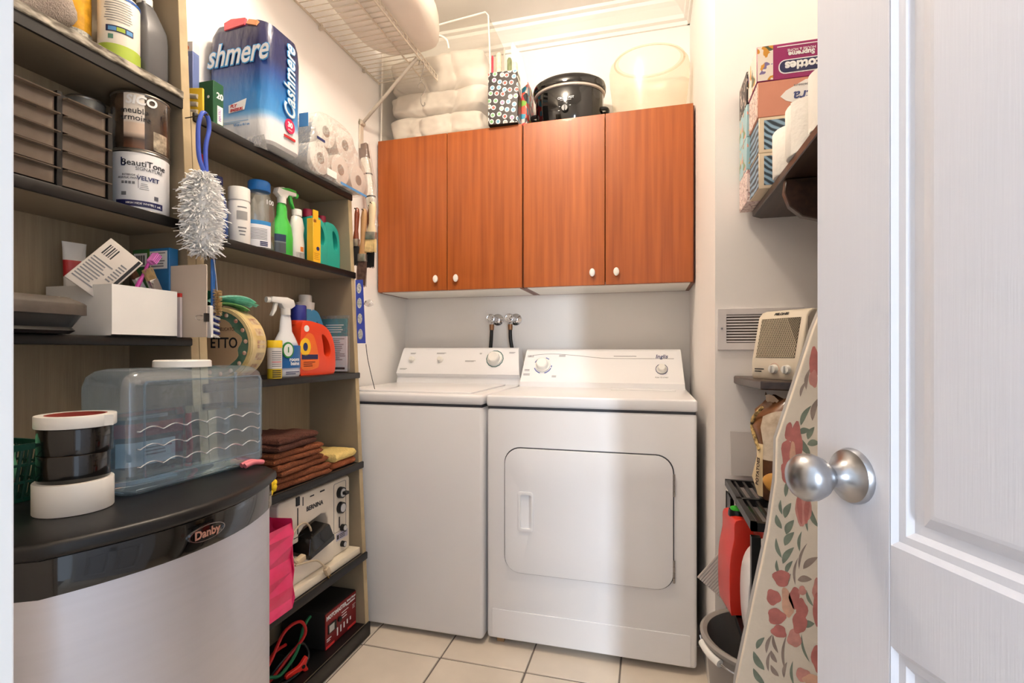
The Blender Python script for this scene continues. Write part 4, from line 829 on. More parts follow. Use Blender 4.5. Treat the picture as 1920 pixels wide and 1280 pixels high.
obj('sheet', B().box(-0.07, 0.062, -0.003, 0.003, 0.004, 0.205, 0.001, 1), bands('sheet_print', [(0, (226, 226, 232)), (0.66, (226, 226, 232)), (0.67, (60, 130, 140))], 2, 0, 0.205, smooth=False), t)
lines(t, grey_ink, -0.03, 0.056, 0.045, 0.132, 12, -0.0031); lines(t, white_ink, -0.03, 0.056, 0.150, 0.185, 4, -0.0031, seed=3); lines(t, ink, 0.0, 0.056, 0.010, 0.022, 1, -0.0031, 0.7)
obj('bag', B().box(-0.076, 0.072, -0.0055, 0.0045, 0.001, 0.218, 0.003, 2), film('clear_bag', gloss=0.14, haze=0.06, bscale=30), t)

# ------------------------------------------------------------------ right bookcase, fourth shelf
zt = 0.6665
tw = mat('brown_towel', (134, 76, 46), 1.0, var=0.3, scale=260, bump=1.0, bscale=320); tw2 = mat('dark_brown_towel', (92, 54, 42), 1.0, var=0.3, scale=260, bump=1.0, bscale=320)
from mathutils import noise as mnoise
def towel(name, lab, loc, rz, L, D, h, m, seed, layers=2, group=None):
    """a folded terry towel: soft, slightly uneven layers, each rounded over at its fold"""
    t = thing(name, lab, 'towel', loc, rz, group); rnd = random.Random(seed); th = h / layers
    for k in range(layers):
        o = rnd.uniform(-0.008, 0.010); dl = rnd.uniform(-0.014, 0.004); b = B(); n = 40; rings = []; sec = rrect(-D / 2, D / 2, 0, th * 0.97, th * 0.46, 5)
        side = [(p[0], p[1]) for p in sec]; pts = []
        for p, q in zip(side, side[1:] + side[:1]):
            st = max(1, int(math.hypot(q[0] - p[0], q[1] - p[1]) / 0.012)); pts += [(p[0] + (q[0] - p[0]) * s_ / st, p[1] + (q[1] - p[1]) * s_ / st) for s_ in range(st)]
        for i in range(n + 1):
            u = i / n; x = -L / 2 + (L + dl) * u + o; e = min(1.0, 0.45 + 0.55 * math.sqrt(min(1, min(u, 1 - u) / 0.03))); ring = []
            for y, z in pts:
                w_ = mnoise.fractal(Vector((x * 22 + seed * 7, y * 16, k * 3.1)), 1.0, 2.0, 3)
                up = (z / th) * min(1, (k + 1) / 2)
                ring.append((x + 0.004 * mnoise.noise(Vector((y * 20, z * 60, seed + k))), y * (1 + 0.03 * mnoise.noise(Vector((x * 18, seed, k)))) + 0.003 * w_, th * k + th * 0.5 + (z - th * 0.5) * e + 0.0055 * w_ * up))
            rings.append(ring)
        b.loft(rings); obj('fold', b, m, t)
    return t
hz = [0.040, 0.036, 0.036, 0.040]; z = zt; labs = ['bottom brown towel of the folded stack', 'brown towel second from the bottom of the folded stack', 'brown towel third from the bottom of the folded stack', 'darker brown towel on top of the folded stack']
for k in range(4):
    towel('folded_towel', labs[k], (-1.158 + 0.004 * k, 1.385 - 0.014 * k, z), 90 + (-3, 4, -2, 3)[k], 0.27 - 0.022 * k, 0.185, hz[k], tw2 if k == 3 else tw, k + 1, 2, 'brown folded towels'); z += hz[k] + 0.003
towel('folded_towel', 'orange brown towel under the yellow towel at the shelf end', (-1.160, 1.612, zt), 90, 0.130, 0.18, 0.026, mat('rust_towel', (172, 96, 58), 0.95, var=0.15, scale=190, bump=0.9, bscale=170), 8, 1)
towel('folded_towel', 'pale yellow towel at the end of the shelf', (-1.152, 1.606, zt + 0.0275), 92, 0.140, 0.18, 0.030, mat('yellow_towel', (232, 204, 128), 0.95, var=0.1, scale=190, bump=0.9, bscale=170), 9, 1)
t = thing('scrubber', 'knobbly yellow plastic scrubber left of the brown towels', 'scrubber', (-1.066, 1.225, zt), 90)
b = B(); rnd = random.Random(2)
for k in range(11): b.blob((rnd.uniform(-0.018, 0.018), rnd.uniform(-0.016, 0.012), 0.010 + 0.034 * k / 11), 0.010, 0.010, 0.010, 10)
obj('knobs', b, mat('bright_yellow', (242, 206, 30), 0.4), t)

# ------------------------------------------------------------------ right bookcase, fifth shelf: sewing machine
zt = 0.3215
t = thing('sewing_machine', 'cream sewing machine with black dials on a white base board', 'sewing machine', (-1.150, 1.490, zt), 90)
cr_ = mat('machine_cream', (228, 218, 202), 0.35, var=0.02)
obj('base_board', B().box(-0.215, 0.190, -0.098, 0.11, 0, 0.026, 0.003), mat('board_cream', (232, 220, 198), 0.45, var=0.03), t)
bo = rrect(-0.205, 0.175, 0.060, 0.302, 0.012, 4)
prof = [(-0.205, 0.0265), (0.170, 0.0265), (0.175, 0.034), (0.175, 0.290), (0.165, 0.300), (-0.195, 0.300), (-0.205, 0.290), (-0.205, 0.150), (-0.110, 0.150), (-0.110, 0.172), (-0.085, 0.190), (0.005, 0.205), (0.030, 0.200), (0.042, 0.180), (0.046, 0.112), (0.030, 0.098), (-0.205, 0.098)]
obj('body', B().prism(prof, 'y', -0.062, 0.085, r=0.006, seg=3), cr_, t)
obj('free_arm', B().box(-0.200, 0.060, -0.074, 0.08, 0.0265, 0.094, 0.008, 3), cr_, t)
kk = black_p; kf = mat('knob_face', (196, 196, 198), 0.35)
cp = obj('control_panel', B().prism(rrect(0.075, 0.150, 0.110, 0.288, 0.008, 4), 'y', -0.0632, -0.0615, holes=[rrect(0.0762, 0.1488, 0.1112, 0.2868, 0.007, 4)]), grey_ink, t, False)
for zz, rr in ((0.250, 0.021), (0.195, 0.021), (0.118, 0.0125), (0.058, 0.011)):
    xk = 0.113 if zz > 0.15 else 0.125
    k_ = obj('dial', B().tube([(xk, -0.062, zz), (xk, -0.076, zz)], [rr, rr * 0.94], 24), kk, t); obj('dial_face', B().tube([(xk, -0.076, zz), (xk, -0.0775, zz)], [rr * 0.72, rr * 0.7], 20), kf, k_)
obj('lever', B().box(0.105, 0.125, -0.094, -0.077, 0.244, 0.256, 0.002, 1), kk, t)
for nm_, q in (('lever_slot', (0.106, 0.112, -0.0632, -0.0618, 0.122, 0.162)), ('thread_slot', (-0.118, -0.114, -0.0632, -0.0618, 0.178, 0.262)), ('thread_guide', (-0.125, -0.110, -0.066, -0.0618, 0.270, 0.298)), ('thread_hook', (-0.092, -0.089, -0.0632, -0.0618, 0.262, 0.290))): obj(nm_, B().box(*q), ink, t, False)
obj('vent_marks', B().box(-0.055, -0.035, -0.0632, -0.0618, 0.280, 0.284).box(-0.002, 0.022, -0.0632, -0.0618, 0.281, 0.286).box(-0.135, -0.085, -0.0632, -0.0618, 0.168, 0.170), ink, t, False)
text('BERNINA', 0.021, ink, t, (-0.030, -0.0624, 0.244), bold=0.0006)
pt_ = obj('spec_plate', B().box(0.090, 0.160, -0.0634, -0.0618, 0.078, 0.104), mat('plate_lilac', (190, 186, 206), 0.3, 0.3), t, False); lines(pt_, ink, 0.108, 0.155, 0.082, 0.100, 3, -0.0636); obj('plate_mark', B().box(0.093, 0.104, -0.0638, -0.0633, 0.083, 0.099), ink, pt_, False)
obj('hand_wheel', B().tube([(0.176, 0.0, 0.245), (0.190, 0.0, 0.245)], [0.042, 0.040], 28), kk, t)
t = thing('foot_pedal', 'black sewing machine foot pedal tucked under the machine arm', 'pedal', (-1.088, 1.452, 0.4255), 90)
t.rotation_euler = (R(4), R(-14), R(84))
obj('housing', B().loft([[(x * s_ + dx, y * s_, z) for x, y in rrect(-0.062, 0.062, -0.042, 0.042, 0.006, 3)] for z, s_, dx in ((0.006, 1, 0), (0.022, 1, 0), (0.024, 0.96, 0), (0.060, 0.78, 0.008), (0.064, 0.74, 0.008))]), black_g, t)
cord_m = mat('cord_beige', (196, 178, 150), 0.5)
obj('plug', B().box(-0.098, -0.062, -0.030, -0.010, 0.008, 0.026, 0.003, 2), mat('plug_cream', (224, 204, 170), 0.45), t)
t = thing('power_cord', 'beige coiled power cord with a plug lying below the pedal', 'cord', (-1.07, 1.40, 0.350), 90)
cp_ = [(-0.02 + 0.055 * math.cos(R(a)), 0.012 - 0.0005 * a / 10, 0.12 + 0.062 * math.sin(R(a))) for a in range(20, 250, 15)]
obj('coil', B().tube(smooth_path(cp_, 3), 0.003, 8).tube(smooth_path([(p[0] - 0.006, p[1] - 0.004, p[2] + 0.002) for p in cp_], 3), 0.003, 8), cord_m, t)
obj('tail', B().tube(smooth_path([(-0.075, -0.012, 0.072), (-0.03, -0.018, 0.064), (0.02, -0.022, 0.050), (0.055, -0.028, 0.012)], 6), 0.0032, 8), cord_m, t)
pg = obj('plug', B().box(-0.009, 0.009, -0.010, 0.006, -0.018, 0.012, 0.003, 2), cord_m, t, True, (0.060, -0.027, 0.002), (0, R(-28), 0)); obj('prongs', B().box(-0.006, -0.0045, -0.004, 0.002, -0.034, -0.018).box(0.0045, 0.006, -0.004, 0.002, -0.034, -0.018), mat('brass', (190, 150, 90), 0.3, 0.9), pg, False)
t = thing('gift_bag', 'crumpled hot pink paper bag beside the mini fridge', 'bag', (-1.065, 1.222, zt), 90)
b = B(); rings = []
rnd = random.Random(11)
for z in [0.0, 0.03, 0.07, 0.11, 0.15, 0.19, 0.23, 0.262]:
    ring = []
    for i, (x, y) in enumerate(rrect(-0.09, 0.052, -0.040, 0.045, 0.004, 3)): ring.append((x + 0.006 * math.sin(z * 60 + i) * (z > 0), y + 0.006 * math.sin(z * 45 + i * 1.7) * (z > 0), z + 0.008 * math.sin(i * 0.9) * (z > 0.2)))
    rings.append(ring)
b.loft(rings, cap=False); obj('paper', b, mat('hot_pink', (226, 34, 96), 0.3, rgb2=(240, 60, 118), scale=12, coat=0.4, bump=0.5, bscale=18), t, False)
obj('stuffing', B().blob((-0.03, 0.0, 0.19), 0.042, 0.03, 0.05, 14, 0.2, 4), mat('lilac_tissue', (212, 150, 180), 0.7, bump=0.5), t)

# ------------------------------------------------------------------ right bookcase, bottom
zt = 0.0565
t = thing('battery_charger', 'black battery charger box with a red printed front', 'charger', (-1.150, 1.588, zt), 90)
obj('housing', B().box(-0.095, 0.092, -0.078, 0.10, 0.0, 0.128, 0.004, 2), black_m, t)
fc = obj('front_plate', B().box(-0.095, 0.090, -0.0805, -0.078, 0.002, 0.124), mat('charger_red', (140, 26, 30), 0.4, rgb2=(112, 20, 26), scale=5), t, False)
text('MOTOMASTER', 0.0195, white_ink, fc, (-0.032, -0.081, 0.106), bold=0.0005, sx=0.9); text('Battery Charger', 0.0105, white_ink, fc, (0.058, -0.081, 0.112), bold=0.0002, sx=0.8, shear=0.15); text('Chargeur de batterie', 0.0095, white_ink, fc, (0.052, -0.081, 0.100), bold=0.0002, sx=0.72, shear=0.15)
obj('meter', B().box(-0.083, -0.035, -0.084, -0.080, 0.050, 0.082, 0.001, 1), black_p, fc); obj('meter_face', B().box(-0.078, -0.050, -0.0846, -0.084, 0.054, 0.078), mat('meter_grey', (180, 180, 176), 0.3), fc, False)
obj('switch', B().cyl((-0.018, -0.080, 0.072), (-0.018, -0.088, 0.072), 0.009, n=16), black_p, fc)
lines(fc, white_ink, -0.002, 0.042, 0.060, 0.090, 3, -0.0806, 0.25); lines(fc, white_ink, 0.066, 0.086, 0.066, 0.084, 3, -0.0806, 0.25); lines(fc, white_ink, -0.088, -0.062, 0.024, 0.038, 2, -0.0806, 0.4)
b = B()
for k in range(5): b.box(-0.030 + k * 0.020, -0.024 + k * 0.020, -0.0812, -0.0805, 0.018 + 0.004 * k, 0.046)
obj('symbols', b, white_ink, fc, False); [obj('red_tab', B().box(q[0], q[1], -0.0812, -0.0805, 0.003, 0.012), mat('tab_red', (220, 60, 60), 0.4), fc, False) for q in ((-0.093, -0.045), (0.035, 0.088))]
def cable(name, lab, pts, r, m, cat='cable', group=None): return tag(obj(name, B().tube(smooth_path(pts, 6), r, 8), m, None), lab, cat, group)
cable('jumper_cable', 'red jumper cable looping on the bottom shelf', [(-1.10, 1.18, 0.10), (-1.09, 1.25, 0.155), (-1.11, 1.34, 0.20), (-1.09, 1.39, 0.21), (-1.08, 1.40, 0.165), (-1.11, 1.36, 0.11), (-1.12, 1.28, 0.075), (-1.10, 1.22, 0.12), (-1.12, 1.30, 0.15), (-1.13, 1.37, 0.14)], 0.0050, mat('cable_red', (186, 30, 30), 0.4))
cable('green_cable', 'green extension lead twisted on the bottom shelf', [(-1.14, 1.20, 0.065), (-1.11, 1.26, 0.10), (-1.10, 1.31, 0.085), (-1.09, 1.37, 0.12), (-1.10, 1.42, 0.175), (-1.11, 1.465, 0.185)], 0.0052, mat('cable_green', (26, 110, 70), 0.45))
cable('black_cable', 'black cable curled in front of the charger', [(-1.15, 1.20, 0.063), (-1.09, 1.27, 0.07), (-1.075, 1.36, 0.063), (-1.09, 1.43, 0.075), (-1.11, 1.42, 0.12), (-1.12, 1.35, 0.105), (-1.14, 1.30, 0.064)], 0.0045, black_p)
t = thing('cable_clamp', 'red booster clamp lying on the bottom shelf', 'clamp', (-1.075, 1.375, zt), 70)
obj('jaws', B().prism(smooth_loop([(-0.05, 0.02), (-0.01, 0.026), (0.012, 0.045), (0.02, 0.038), (0.014, 0.02), (0.022, 0.0), (0.008, 0.0), (-0.004, 0.008), (-0.05, 0.004)], 3), 'y', -0.007, 0.007, r=0.002, seg=1), mat('clamp_red', (214, 44, 34), 0.4), t); obj('pivot', B().cyl((0.003, -0.009, 0.020), (0.003, 0.009, 0.020), 0.006, n=14), black_p, t)
t = thing('tool_tray', 'black clutter tray at the bottom shelf front', 'tray', (-1.155, 1.300, zt), 90)
b = B().box(-0.14, 0.07, -0.05, 0.09, 0, 0.004).box(-0.14, 0.07, 0.086, 0.09, 0, 0.09).box(0.066, 0.07, -0.05, 0.09, 0, 0.05); obj('shell', b, black_m, t, False)

# ------------------------------------------------------------------ on the fridge
zt = 0.8458
t = thing('water_jug', 'pale blue rectangular drinking water jug with a white cap on fridge', 'water jug', (-0.880, 0.778, zt), 87)
JL, JD, JH = 0.148, 0.060, 0.212
jm = film('jug_clear_blue', (226, 239, 248), 0.12, 0.11, 0.1, 0.15, 30)
wm = mat('water_clear_blue', (236, 247, 253), 0.02, var=0.01, trans=1.0, ior=1.10)
def shell(l, d, rr): return rrect(-l, l, -d, d, rr, 5)
rings = []
for z, l, d in ((0, JL - 0.012, JD - 0.010), (0.004, JL - 0.004, JD - 0.004), (0.012, JL, JD), (0.055, JL, JD), (0.058, JL - 0.0012, JD - 0.0012), (0.064, JL, JD), (0.180, JL, JD), (0.198, JL - 0.004, JD - 0.004), (0.208, JL - 0.013, JD - 0.013), (JH, JL - 0.026, JD - 0.024)):
    rings.append([(x, y, z) for x, y in shell(l, d, 0.018)])
obj('body', B().loft(rings), jm, t)
wr_ = [[(x, y, z) for x, y in shell(l, d, 0.016)] for z, l, d in ((0.003, JL - 0.012, JD - 0.010), (0.010, JL - 0.003, JD - 0.003), (0.128, JL - 0.003, JD - 0.003))]
obj('water', B().loft(wr_), wm, t)
b = B()
for zz in (0.046, 0.076, 0.106):
    b.tube([(x / 100.0, -JD - 0.0004, zz + 0.0075 * abs(math.sin(x / 100.0 * 75))) for x in [q * 0.5 for q in range(-26, 27)]], 0.0013, 5)
obj('wave_ribs', b, film('jug_rib_highlight', (226, 238, 246), 0.3, 0.3, 0.1, 0.0), t)
obj('panel_rib', B().prism(rrect(-0.118, 0.132, 0.024, 0.192, 0.008, 4), 'y', -JD - 0.0012, -JD + 0.002, holes=[rrect(-0.1155, 0.1295, 0.0265, 0.1895, 0.007, 4)]), jm, t)
obj('seam', B().box(0.066, 0.070, -JD - 0.0015, -JD + 0.002, 0.126, 0.200), jm, t, False)
obj('cap', B().tube([(0.0, 0, 0.2125), (0.0, 0, 0.224), (0, 0, 0.226)], [0.049, 0.0485, 0.046], 36), plastic_w, t)
t = thing('banded_carton', 'black carton with a red top band and white label behind water jug', 'box', (-0.985, 0.790, zt), 90)
obj('carton', B().box(-0.080, 0.055, -0.018, 0.03, 0, 0.120, 0.002, 1), bands('black_red_box', [(0, (30, 32, 36)), (0.62, (30, 32, 36)), (0.63, (168, 34, 40)), (0.84, (168, 34, 40)), (0.85, (34, 34, 38))], 2, 0, 0.12, smooth=False), t)
obj('label_sheet', B().box(-0.050, 0.035, -0.0186, -0.018, 0.02, 0.066), paper, t, False); lines(t, grey_ink, -0.03, 0.03, 0.036, 0.056, 3, -0.0187)
t = thing('red_handled_tool', 'red handled grip standing behind the jug end', 'tool', (-0.985, 0.872, zt), 90)
obj('grip', B().tube(smooth_path([(0, 0, 0), (0.003, 0, 0.04), (-0.001, 0, 0.08), (0.0, 0, 0.112)], 4), 0.006, 10), mat('grip_red', (206, 40, 44), 0.4), t)
def tape(lab, x, y, z, ro, ri, h, m, cm):
    t = thing('tape_roll', lab, 'tape', (x, y, z), 20, 'tape rolls stacked on the fridge')
    obj('tape', B().lathe([(ri + 0.002, 0), (ro - 0.0006, 0), (ro, 0.001), (ro, h - 0.001), (ro - 0.0006, h), (ri + 0.002, h)], 40, cap=False), m, t)
    obj('core', B().lathe([(ri, 0.0004), (ri + 0.002, 0.0004), (ri + 0.002, h - 0.0004), (ri, h - 0.0004), (ri, 0.0004)], 32, cap=False), cm, t); return t
wt = mat('white_tape', (236, 232, 224), 0.35, var=0.02); bt = mat('black_tape', (14, 13, 13), 0.16, coat=0.5); cb = mat('core_card', (190, 160, 120), 0.8); cw_ = mat('core_white', (228, 222, 214), 0.7)
tx, ty = -0.862, 0.574
tape('white tape roll at the bottom of the tape stack', tx + 0.004, ty - 0.003, zt, 0.049, 0.038, 0.046, wt, cw_)
tape('black tape roll second from the bottom of the tape stack', tx, ty, zt + 0.0465, 0.0445, 0.036, 0.040, bt, cb)
tape('black tape roll third from the bottom of the tape stack', tx - 0.001, ty + 0.003, zt + 0.087, 0.0465, 0.036, 0.040, bt, cb)
t = tape('white tape roll lying on top of the tape stack', tx + 0.001, ty + 0.002, zt + 0.1275, 0.050, 0.036, 0.018, wt, mat('core_red', (170, 70, 60), 0.7))
obj('loose_end', B().prism([(0.047, -0.012), (0.0585, -0.006), (0.057, -0.0035), (0.0475, -0.0095)], 'z', 0.001, 0.017), wt, t, False)
t = thing('plastic_basket', 'dark green openwork plastic basket at the back of the fridge top', 'basket', (-1.015, 0.520, zt), 90)
gd = mat('dark_green_plastic', (14, 62, 48), 0.35)
def rim(z, l, d, w_=0.005, h=0.008): return [(l, d, z)]
b = B()
for z, l, d, h in ((0.0, 0.078, 0.040, 0.006), (0.084, 0.090, 0.050, 0.010)):
    b.prism(rrect(-l, l, -d, d, 0.012, 4), 'z', z, z + h, holes=[rrect(-l + 0.004, l - 0.004, -d + 0.004, d - 0.004, 0.010, 4)] if z else ())
obj('rims', b, gd, t)
b = B()
def side(u, z):      # point on the basket wall
    f = z / 0.09; return 0.078 + 0.012 * f, 0.040 + 0.010 * f
for k in range(15):
    u = -0.95 + 1.9 * k / 14; l0, d0_ = side(0, 0); l1, d1 = side(0, 0.085)
    b.tube([(u * l0, -d0_ + 0.002, 0.003), (u * l1, -d1 + 0.002, 0.086)], 0.0024, 6); b.tube([(u * l0, d0_ - 0.002, 0.003), (u * l1, d1 - 0.002, 0.086)], 0.0024, 6)
for k in range(8):
    u = -0.9 + 1.8 * k / 7; l0, d0_ = side(0, 0); l1, d1 = side(0, 0.085)
    for s_ in (-1, 1): b.tube([(s_ * (l0 - 0.002), u * d0_, 0.003), (s_ * (l1 - 0.002), u * d1, 0.086)], 0.0024, 6)
for z in (0.03, 0.058):
    l, d = side(0, z); b.prism(rrect(-l, l, -d, d, 0.012, 4), 'z', z, z + 0.004, holes=[rrect(-l + 0.0035, l - 0.0035, -d + 0.0035, d - 0.0035, 0.010, 4)])
lt = obj('lattice', b, gd, t); lt['kind'] = 'stuff'
t = thing('green_cloth', 'mint green cloth heaped in the plastic basket', 'cloth', (-1.015, 0.520, zt + 0.0065), 90)
b = B().blob((0, 0, 0.056), 0.070, 0.034, 0.056, 20, 0.12, 6)
for v in b.bm.verts: v.co.z = max(v.co.z, 0.0)
obj('heap', b, mat('mint_cloth', (96, 176, 132), 0.85, var=0.1, scale=40), t)
t = thing('rubber_glove', 'pink rubber glove fingers at the far corner of the fridge top', 'glove', (-0.800, 0.862, zt), 78)
b = B()
for k, (dx, l) in enumerate(((0, 0.040), (0.014, 0.034))): b.tube(smooth_path([(-0.010, dx * 0.8, 0.006), (0.008, dx * 0.9, 0.010), (l * 0.6, dx, 0.008), (l - 0.006, dx * 1.1, 0.006)], 4), [0.0055] * 9 + [0.0055, 0.005, 0.004, 0.0018], 10)
obj('fingers', b, mat('pink_rubber', (232, 128, 138), 0.45), t)

# ------------------------------------------------------------------ hung on the bookcase end and the left wall
wood_h = mat('varnished_handle', (134, 62, 32), 0.25, coat=0.5, rgb2=(110, 46, 24), scale=10); pale_h = mat('pale_handle', (222, 200, 164), 0.4); blk_b = mat('black_bristle', (24, 22, 22), 0.8); brn_b = mat('dark_brown_bristle', (74, 50, 42), 0.8, rgb2=(104, 78, 64), scale=60); cream_b = mat('cream_bristle', (222, 192, 136), 0.8, var=0.1, scale=80)
fer = mat('worn_ferrule', (180, 174, 166), 0.35, 0.8, var=0.3, scale=40); Y = 1.722; G = 'paint brushes hung on the bookcase end'
for lab, x, y, z, L, wd, hm, bm_, bl in (('narrow black bristled paint brush hanging nearest the bookcase shelf', -1.098, Y, 1.520, 0.125, 0.026, wood_h, blk_b, 0.075), ('long brown bristled paint brush hanging lowest of the brushes', -1.074, Y + 0.008, 1.462, 0.180, 0.036, mat('tan_handle', (182, 140, 96), 0.4), brn_b, 0.100), ('wide black bristled paint brush with a red-brown handle', -1.055, Y + 0.027, 1.505, 0.155, 0.042, wood_h, blk_b, 0.066), ('cream bristled paint brush with a pale handle', -1.034, Y + 0.006, 1.545, 0.120, 0.042, pale_h, cream_b, 0.050)):
    t = paintbrush('paint_brush', lab, (x, y, z), (0, 3, 0), L, wd, hm, bm_, bl, fer, G, 0.016, 0.52)
    nail(t, (0.0, 0.003, L - 0.010), (0.002, -0.022, 0.002))
t = thing('picture_strip', 'blue card strip with white round pictures on the bookcase end', 'card', (-1.066, 1.7105, 1.118), 0)
obj('strip', B().prism([(-0.020, 0), (0.018, 0), (0.006, 0.245), (-0.026, 0.245)], 'y', -0.0008, 0.0008), mat('strip_blue', (62, 84, 186), 0.45), t, False)
for k, zz in enumerate((0.035, 0.095, 0.155, 0.212)):
    obj('round_picture', B().prism(circ(-0.004 - k * 0.002, zz, 0.010, 0.020), 'y', -0.0014, -0.0008), mat('picture_print', (226, 226, 226), 0.5, rgb2=(150, 160, 150), scale=120), t, False)
t = thing('suction_hook', 'clear suction cup hook pinned on the blue card strip', 'hook', (-1.035, 1.708, 1.270), 0)
obj('cup', B().blob((0.010, -0.012, 0), 0.020, 0.010, 0.013, 16, 0.12, 3), film('clear_rubber', gloss=0.3, haze=0.25), t); nail(t, (-0.018, -0.002, -0.004), (0.02, -0.02, 0.010))
tag(obj('thin_cord', B().tube(smooth_path([(-1.050, 1.716, 1.115), (-1.045, 1.72, 1.06), (-1.034, 1.73, 0.99), (-1.026, 1.74, 0.940)], 5), 0.0013, 6), black_p), 'thin black cord hanging down behind the bookcase end', 'cord')
t = thing('wrapped_brush', 'brush and roller parcel in clear plastic hung from the wall bracket', 'brush', (-1.222, 2.050, 1.74), 0)
t.rotation_euler = (0, R(-9), 0)
obj('handle', B().lathe([(0.008, 0), (0.022, 0.004), (0.023, 0.2), (0.020, 0.235)], 18), mat('parcel_print', (228, 224, 216), 0.35, rgb2=(170, 160, 140), scale=26, stretch=(1, 1, 0.4)), t)
obj('brush_head', B().box(-0.024, 0.022, -0.011, 0.011, 0.235, 0.305, 0.003, 2), mat('umber_bristle', (96, 66, 46), 0.8, var=0.25, scale=60), t)
obj('bands', B().lathe([(0.0238, 0.05), (0.0238, 0.056)], 18).lathe([(0.0238, 0.155), (0.0238, 0.161)], 18), ink, t)
b = B(); rings = []
for z, rx in ((0.31, 0.031), (0.16, 0.032), (0.02, 0.034), (-0.02, 0.040), (-0.045, 0.028), (-0.07, 0.026), (-0.08, 0.032)):
    rings.append([((rx + 0.004 * math.sin(k * 2.1 + z * 70)) * math.cos(k * math.pi / 8) - (0.012 if z < 0 else 0), (0.7 * rx + 0.003 * math.cos(k * 1.7 + z * 50)) * math.sin(k * math.pi / 8), z) for k in range(16)])
obj('plastic_sleeve', b.loft(rings, cap=False), film('sleeve', gloss=0.12, haze=0.05, bscale=60), t)
obj('wire', B().tube(smooth_path([(-0.02, 0, 0.31), (-0.022, 0, 0.36), (-0.02, -0.004, 0.40), (-0.010, -0.004, 0.403)], 5).copy(), 0.0013, 6).tube([(-0.030, -0.006, 0.38), (-0.014, -0.01, 0.02)], 0.0012, 6), chrome, t)

# wire shelf on the left wall
wz = 2.40; wire_m = mat('white_coated_wire', (214, 202, 184), 0.4)
t = thing('wire_shelf', 'white ventilated wire shelf high on the left wall', 'shelf', (-1.125, 1.55, wz))
for nm_, x, z, rr in (('back_rod', -0.150, 0, 0.0045), ('middle_rod', 0.075, -0.004, 0.0035), ('front_rod', 0.155, 0.0, 0.0035), ('lip_rod', 0.157, -0.028, 0.0035)):
    obj(nm_, B().cyl((x, -0.75, z), (x, 0.655, z), rr, n=10), wire_m, t)
cw0 = None
for k in range(46):
    y = -0.74 + k * 0.031
    if cw0 is None: cw0 = q = obj('cross_wire', B().tube([(-0.152, 0, 0.0045), (0.150, 0, 0.0045), (0.1575, 0, 0.002), (0.1585, 0, -0.028)], 0.0019, 6), wire_m, t)
    else: q = cw0.copy(); col.objects.link(q)
    q.location = (0, y, 0)
obj('brace', B().tube([(0.150, 0.455, -0.03), (-0.148, 0.500, -0.262)], 0.0075, 10), mat('brace_grey', (188, 178, 164), 0.4), t)
obj('wall_bracket', B().box(-0.158, -0.150, 0.485, 0.515, -0.38, -0.245, 0.002, 1).cyl((-0.150, 0.485, -0.262), (-0.150, 0.515, -0.262), 0.011, n=16), wire_m, t)
for y in (-0.2, 0.2, 0.52): obj('wall_clip', B().box(-0.159, -0.143, y - 0.006, y + 0.006, -0.016, 0.008, 0.002, 1), wire_m, t)
def hook(lab, loc, sc_=1.0):
    t = thing('wire_hook', lab, 'hook', loc, 20); p = [(0.0, 0, 0.0), (0.010, 0, -0.012), (0.008, 0, -0.04), (0.0, 0, -0.065), (-0.004, 0, -0.085), (0.004, 0, -0.098), (0.014, 0, -0.110), (0.016, 0, -0.128), (0.006, 0, -0.145), (-0.002, 0, -0.160), (-0.002, 0, -0.185), (0.006, 0, -0.198), (0.014, 0, -0.192), (0.014, 0, -0.182)]
    obj('wire', B().tube(smooth_path([(-0.012, 0, -0.016), (-0.008, 0, 0.002)] + p, 4), 0.0021, 6), mat('hook_steel', (150, 144, 136), 0.35, 0.7), t)
    obj('lower_wire', B().tube(smooth_path([(-0.012, 0, -0.122), (-0.014, 0, -0.108), (-0.004, 0, -0.094), (0.005, 0, -0.080), (0.004, 0, -0.075)], 5), 0.0021, 6), MC['hook_steel'], t); return t
hook('wire hooks hanging from the wire shelf front', (-0.968, 2.035, wz - 0.029))
pil = mat('white_cotton', (244, 236, 224), 0.9, var=0.02, bump=0.25, bscale=14)
t = thing('pillow', 'white pillow lying on the wire shelf', 'pillow', (-1.02, 1.70, wz + 0.0075), 4)
b = B().blob((0, 0, 0.085), 0.185, 0.40, 0.085, 36, 0.03, 2, e=0.55)
for v in b.bm.verts: v.co.z = max(v.co.z, 0.0)
obj('cushion', b, pil, t)

